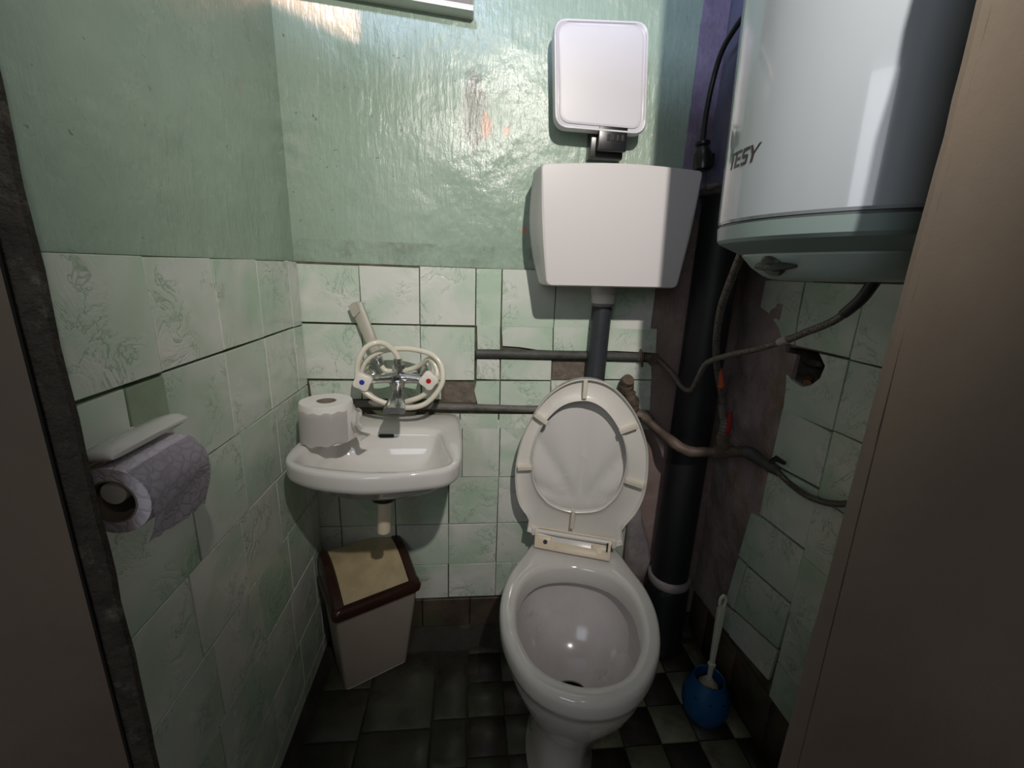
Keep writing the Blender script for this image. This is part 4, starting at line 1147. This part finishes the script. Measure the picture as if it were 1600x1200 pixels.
# cream shower hose, coiled
hs = [T(622, 563), T(621, 556, 1.083), T(612, 545, 1.078), T(600, 537, 1.07), T(586, 536, 1.06), T(571, 544, 1.055), T(561, 562, 1.05), T(558, 582, 1.05), T(561, 600, 1.05), T(571, 613, 1.048), T(590, 625, 1.045), T(615, 633, 1.045), T(640, 637, 1.045), T(664, 631, 1.048), T(682, 614, 1.05), T(692, 594, 1.055), T(690, 572, 1.065), T(680, 558, 1.072), T(664, 550, 1.08), T(636, 545, 1.09), T(605, 547, 1.10), T(580, 557, 1.10), T(566, 575, 1.10), T(566, 600, 1.10), T(582, 620, 1.09), T(608, 631, 1.08), T(640, 626, 1.07), T(662, 617, 1.065), T(678, 600, 1.065), T(683, 580, 1.075), T(672, 561, 1.09), T(656, 571, 1.12), T(638, 578, 1.13), T(618, 580, 1.13), T(603, 579, 1.13), T(596, 572, 1.13)]
bm = B(); tube(bm, catmull(hs, 7), .0066, 14); obj('shower_hose', bm, 'hose_cream', mt)

# hand shower standing behind
sd = thing('hand_shower', 'grey-beige hand shower lying tilted against the tiles behind the tap', 'shower head', Y(595, 565, 1.14))
a = Y(556, 474, D - .024); b = Y(590, 556, 1.135)
dirv = (b - a).normalized(); side = dirv.cross(Vector((0, -1, 0))).normalized(); fwd = side.cross(dirv).normalized()
if fwd.y > 0: fwd = -fwd
L = (b - a).length
def hring(t_, hw, th_):
    c = a + dirv * (t_ * L); return [c + side * hw * x + fwd * th_ * y for x, y in ((-1, -.5), (-1, .6), (-.6, 1), (.6, 1), (1, .6), (1, -.5))]
bm = B(); loft(bm, [hring(-.02, .010, .006), hring(.02, .0155, .0085), hring(.25, .0155, .0085), hring(.6, .0145, .009), hring(.9, .0125, .010), hring(1.0, .010, .009)]); obj('handle', bm, 'shower', sd)
bm = B(); c = a + dirv * .012; loft(bm, [[c + side * (.006 + .011 * x) + fwd * (.008 + y) + dirv * z for x, z in ((-1, -.012), (1, -.010), (1, .016), (.6, .021), (-1, .012))] for y in (0.0, .006)]); obj('head', bm, 'shower', sd)
bm = B(); tube(bm, [a + dirv * (L * .99), a + dirv * (L * 1.04), a + dirv * (L * 1.05), a + dirv * (L * 1.17)], [.008, .0115, .0105, .0095], 10); obj('coupling', bm, 'chrome', sd)

# ================================================================== toilet roll on the sink
rc_ = Z(511, 684, ZS + .004); rt = Z(518, 622, ZS + .1)
RC = Vector((Z(518, 688, ZS).x, .0, 0))
yc = .985
pL = Y(470, 640, yc).x; pR = Y(551, 640, yc).x
RR = (pR - pL) / 2; RC = Vector(((pL + pR) / 2, yc, H + ZS + .004))
RC.x = max(RC.x, XL + .014 + RR)
rl = thing('toilet_roll', 'white toilet paper roll standing on the left end of the sink', 'toilet roll', RC)
RH = .092
bm = B(); lathe(bm, [(.0195, .0), (RR * .97, .0), (RR, .004), (RR * 1.0, RH - .004), (RR * .97, RH), (.0225, RH), (.0215, RH - .002), (.0195, .002)], RC, 56); 
rough_up(bm, .0015, 30)
obj('paper', bm, 'paper', rl, sharp=50)
bm = B(); lathe(bm, [(.0205, .002), (.0212, RH - .001), (.0195, RH - .001), (.0190, .002)], RC, 32); obj('core', bm, 'card', rl)
bm = B(); n = 18; rings = []
for i in range(n + 1):
    u = i / n; zz = RH * .80 * (1 - u) - .0 * u
    rings.append([])
# torn loose sheet hanging at the right and a flap in front
def sheet(bm, fn, nu=14, nv=12):
    top = [[bm.verts.new(fn(i / nu, j / nv)) for j in range(nv + 1)] for i in range(nu + 1)]
    for i in range(nu):
        for j in range(nv): bm.faces.new((top[i][j], top[i + 1][j], top[i + 1][j + 1], top[i][j + 1]))
def fn1(u, v):
    ang = math.radians(-8 - 10 * v + 6 * math.sin(v * 9))
    r = RR + .003 + u * .030 * (.55 + .75 * v) * (1 + .25 * math.sin(v * 17))
    return RC + Vector((math.cos(ang) * r, math.sin(ang) * r - .01 * u, RH * (.93 - v * .86 * (1 - .12 * u) - .10 * u) + .004 * math.sin(u * 9 + v * 5)))
def fn2(u, v):
    ang = math.radians(-150 + 120 * u)
    r = RR + .0035 + v * .003 * (.5 + .5 * math.sin(u * 5)) + .0004 * math.sin(u * 20)
    return RC + Vector((math.cos(ang) * r, math.sin(ang) * r, RH * .86 - v * RH * (.80 + .03 * math.sin(u * 23) + .04 * math.sin(u * 3 + 1.0)) + .002 * math.sin(u * 31 + 1) * (1 - v)))
bm = B(); sheet(bm, fn1); bmesh.ops.solidify(bm, geom=bm.faces[:], thickness=.0006); bmesh.ops.recalc_face_normals(bm, faces=bm.faces[:]); obj('torn_sheet', bm, 'paper', rl)
bm = B(); sheet(bm, fn2, 24, 10); bmesh.ops.solidify(bm, geom=bm.faces[:], thickness=.0006); bmesh.ops.recalc_face_normals(bm, faces=bm.faces[:]); obj('loose_end', bm, 'paper', rl)

# ================================================================== roll holder with quilted roll, left wall
RX = XL + .071; QZ = H - .243; QR = .0375
ya, yb_ = .444, .546
rh = thing('toilet_roll_holder', 'white glazed ceramic toilet roll holder fixed to the left wall tiles', 'roll holder', (XL, .50, QZ + .03))
bm = B()
def hold_ring(x, z, hy, th_):
    return [Vector((x, .50 + hy * c, z + th_ * s)) for c, s in [(math.copysign(abs(math.cos(2 * PI * k / 28)) ** .5, math.cos(2 * PI * k / 28)), math.sin(2 * PI * k / 28)) for k in range(28)]]
arc = []
for i in range(15):
    u = i / 14; an = math.radians(178 - 100 * u)
    arc.append((RX + math.cos(an) * (.058), QZ - .012 + math.sin(an) * (.056)))
rings = [hold_ring(XL + .012, QZ - .045, .066, .006), hold_ring(XL + .015, QZ - .01, .068, .009)]
bm = B()
secs = []
for i, (x, z) in enumerate(arc):
    u = i / 14; an = math.radians(178 - 100 * u); nx_, nz_ = math.cos(an), math.sin(an)
    hy = .070 - .006 * u; th_ = .006 + (.003 if i in (11, 12, 13) else 0) - (.003 if i == 14 else 0)
    secs.append([Vector((x + nx_ * th_ * s, .502 + hy * c, z + nz_ * th_ * s)) for c, s in [(math.copysign(abs(math.cos(2 * PI * k / 28)) ** .35, math.cos(2 * PI * k / 28)), math.sin(2 * PI * k / 28)) for k in range(28)]])
loft(bm, secs); obj('cover', bm, 'porcelain', rh, sharp=50)
bm = B(); box(bm, (XL + .0125, .432, QZ - .03), (XL + .024, .566, QZ + .022), .004); obj('back_plate', bm, 'porcelain', rh)
for yy in (.558, ):
    bm = B(); loft(bm, [[Vector((XL + .012 + x, yy + t_, QZ + z)) for x, z in ((0, -.025), (.05, -.018), (.068, -.004), (.066, .012), (.045, .022), (0, .03))] for t_ in (0, .008)]); obj('arm', bm, 'porcelain', rh)
bm = B(); cyl(bm, (RX, .447, QZ + .0), (RX, .560, QZ + .0), .0125, sides=20); obj('spindle', bm, 'porcelain', rh)
qr = thing('quilted_toilet_roll', 'lilac-white quilted toilet roll hanging in the holder on left wall', 'toilet roll', (RX, .50, QZ))
bm = B()
lathe(bm, [(.024, .0), (QR, .0), (QR + .0005, .003), (QR + .0005, yb_ - ya - .003), (QR, yb_ - ya), (.024, yb_ - ya)], (RX, ya, QZ - .008), 56, axis=(0, 1, 0)); obj('paper', bm, 'quilt', qr, sharp=50)
bm = B(); lathe(bm, [(.0225, .0), (.0243, .0), (.0243, yb_ - ya), (.0225, yb_ - ya), (.0225, .0)], (RX, ya - .0005, QZ - .008), 40, axis=(0, 1, 0)); obj('core', bm, 'card', qr)
def fn3(u, v):
    # sheet leaving the roll at the room side and hanging down
    y = ya + (yb_ - ya) * u
    if v < .45:
        an = math.radians(60 - 75 * v / .45); return Vector((RX + math.cos(an) * (QR + .0025), y, QZ - .008 + math.sin(an) * (QR + .0025)))
    w_ = (v - .45) / .55
    an = math.radians(-15)
    return Vector((RX + math.cos(an) * (QR + .0025) - .010 * w_ + .002 * math.sin(u * 7 + w_ * 4), y, QZ - .008 + math.sin(an) * (QR + .0025) - w_ * (.050 - .010 * (1 - u)) + .002 * math.sin(u * 30) * w_))
bm = B(); sheet(bm, fn3, 12, 22); bmesh.ops.solidify(bm, geom=bm.faces[:], thickness=.0008); bmesh.ops.recalc_face_normals(bm, faces=bm.faces[:]); obj('hanging_sheet', bm, 'quilt', qr)

# ================================================================== swing-lid bin
e1 = Vector((.875, .484, 0)).normalized(); e2 = Vector((-e1.y, e1.x, 0))
b00 = Vector((-.338, .997, 0))
bn = thing('swing_bin', 'beige swing-lid bin with brown rim standing under the sink', 'bin', b00 + e1 * .09 + e2 * .06)
def bring(z, fr, sd_, bk, rad=.014, W=.181):
    c = [(-sd_, fr), (W + sd_, fr), (W + sd_, bk), (-sd_, bk)]
    pts = []
    for i in range(4):
        p = Vector(c[i]); a_ = (Vector(c[i - 1]) - p).normalized(); b_ = (Vector(c[(i + 1) % 4]) - p).normalized()
        for k in range(7):
            u = k / 6; q = (p + a_ * rad) * (1 - u) ** 2 + p * 2 * u * (1 - u) + (p + b_ * rad) * u * u
            pts.append(b00 + e1 * q.x + e2 * q.y + Vector((0, 0, z)))
    return pts
bm = B(); loft(bm, [bring(.004, .003, -.003, .112), bring(.0005, .0, .0, .118)][::-1] + [bring(.006, -.001, .001, .118), bring(.29, -.052, .020, .128)]); obj('body', bm, 'bin_body', bn, sharp=50)
bm = B(); zr_ = .288
loft(bm, [bring(zr_, -.054, .0225, .129, .016), bring(zr_ + .003, -.061, .028, .133, .018), bring(zr_ + .020, -.064, .030, .134, .018), bring(zr_ + .032, -.058, .025, .130, .018), bring(zr_ + .034, -.048, .012, .122, .014)]); obj('rim', bm, 'bin_brown', bn, sharp=50)
# humped sides of the lid frame and the tan flap between them
def prof(v):   # v 0 front .. 1 back -> (depth, height)
    d = -.050 + .172 * v
    return d, zr_ + .030 + .062 * math.sin(min(1, v * 1.18) * PI * .56) * 1.0
for (sa_, sb_) in ((-.024, .006), (.181 - .006, .181 + .024)):
    bm = B(); rings = []
    for i in range(17):
        v = i / 16; d, h_ = prof(v)
        h_ += .004
        lo_ = zr_ + .02
        mid = (sa_ + sb_) / 2; hw = (sb_ - sa_) / 2
        rings.append([b00 + e1 * (mid - hw) + e2 * d + Vector((0, 0, lo_)), b00 + e1 * (mid - hw * (.95)) + e2 * d + Vector((0, 0, h_ - .008)), b00 + e1 * (mid - hw * .6) + e2 * d + Vector((0, 0, h_)), b00 + e1 * (mid + hw * .6) + e2 * d + Vector((0, 0, h_)), b00 + e1 * (mid + hw * .95) + e2 * d + Vector((0, 0, h_ - .008)), b00 + e1 * (mid + hw) + e2 * d + Vector((0, 0, lo_))])
    loft(bm, rings); obj('lid_side', bm, 'bin_brown', bn, sharp=50)
bm = B(); rings = []
for i in range(17):
    v = i / 16; d, h_ = prof(v)
    rings.append([b00 + e1 * .004 + e2 * d + Vector((0, 0, h_)), b00 + e1 * .177 + e2 * d + Vector((0, 0, h_)), b00 + e1 * .177 + e2 * d + Vector((0, 0, zr_ + .02)), b00 + e1 * .004 + e2 * d + Vector((0, 0, zr_ + .02))])
loft(bm, rings); obj('flap', bm, 'bin_flap', bn, sharp=40)

# ================================================================== toilet brush and holder
BC = Vector((.655, .872, 0))
bh = thing('brush_holder', 'round blue plastic toilet brush holder on the floor by right wall', 'brush holder', BC)
bm = B(); lathe(bm, [(.030, .001), (.046, .001), (.053, .012), (.060, .035), (.061, .06), (.054, .09), (.043, .112), (.0395, .122), (.0385, .124), (.036, .122), (.037, .112), (.046, .085), (.050, .05), (.045, .015), (.001, .008)], BC, 48, cap0=True); obj('pot', bm, 'blue_holder', bh, sharp=50)
for k in range(5):
    an = math.radians(-150 + k * 38); c = BC + Vector((math.cos(an) * .0545, math.sin(an) * .0545, .088)); bm = B(); lathe(bm, [(.003, -.002), (.003, .0008), (.001, .001)], c, 10, axis=(math.cos(an), math.sin(an), .5), cap0=True, cap1=True); obj('vent_hole', bm, 'blackhole', bh)
tb = thing('toilet_brush', 'off-white toilet brush standing in the blue holder', 'toilet brush', BC + Vector((0, 0, .01)))
bt = Y(1131, 930, .868); c0 = BC + Vector((.0, .0, .10))
d_ = (bt - c0)
bm = B()
def hr(t_, w_, th_):
    c = c0 + d_ * t_; return [c + Vector((w_ * x, th_ * y, 0)) for x, y in ((-1, -.6), (-.6, -1), (.6, -1), (1, -.6), (1, .6), (.6, 1), (-.6, 1), (-1, .6))]
loft(bm, [hr(.05, .0055, .0055), hr(.22, .0055, .0055), hr(.225, .009, .008), hr(.25, .009, .008), hr(.26, .006, .0055), hr(.6, .0085, .006), hr(.86, .0105, .006)]); obj('handle', bm, 'brush_white', tb)
bm = B(); pc_ = c0 + d_ * .93; loop = [pc_ + Vector((math.cos(a_) * .0075, 0, math.sin(a_) * .018 + .0)) for a_ in [2 * PI * k / 20 for k in range(20)]]
tube(bm, loop, .0042, 8, closed=True); obj('hanging_loop', bm, 'brush_white', tb)
bm = B(); lathe(bm, [(.010, .02), (.026, .0), (.030, -.02), (.030, -.05), (.02, -.07), (.001, -.075)], c0 + Vector((0, 0, .0)), 32, cap0=True)
for v in bm.verts: v.co += (v.co - c0) * (.06 * noise.noise(v.co * 300))
obj('bristle_head', bm, 'bristle', tb)

bpy.context.view_layer.update()
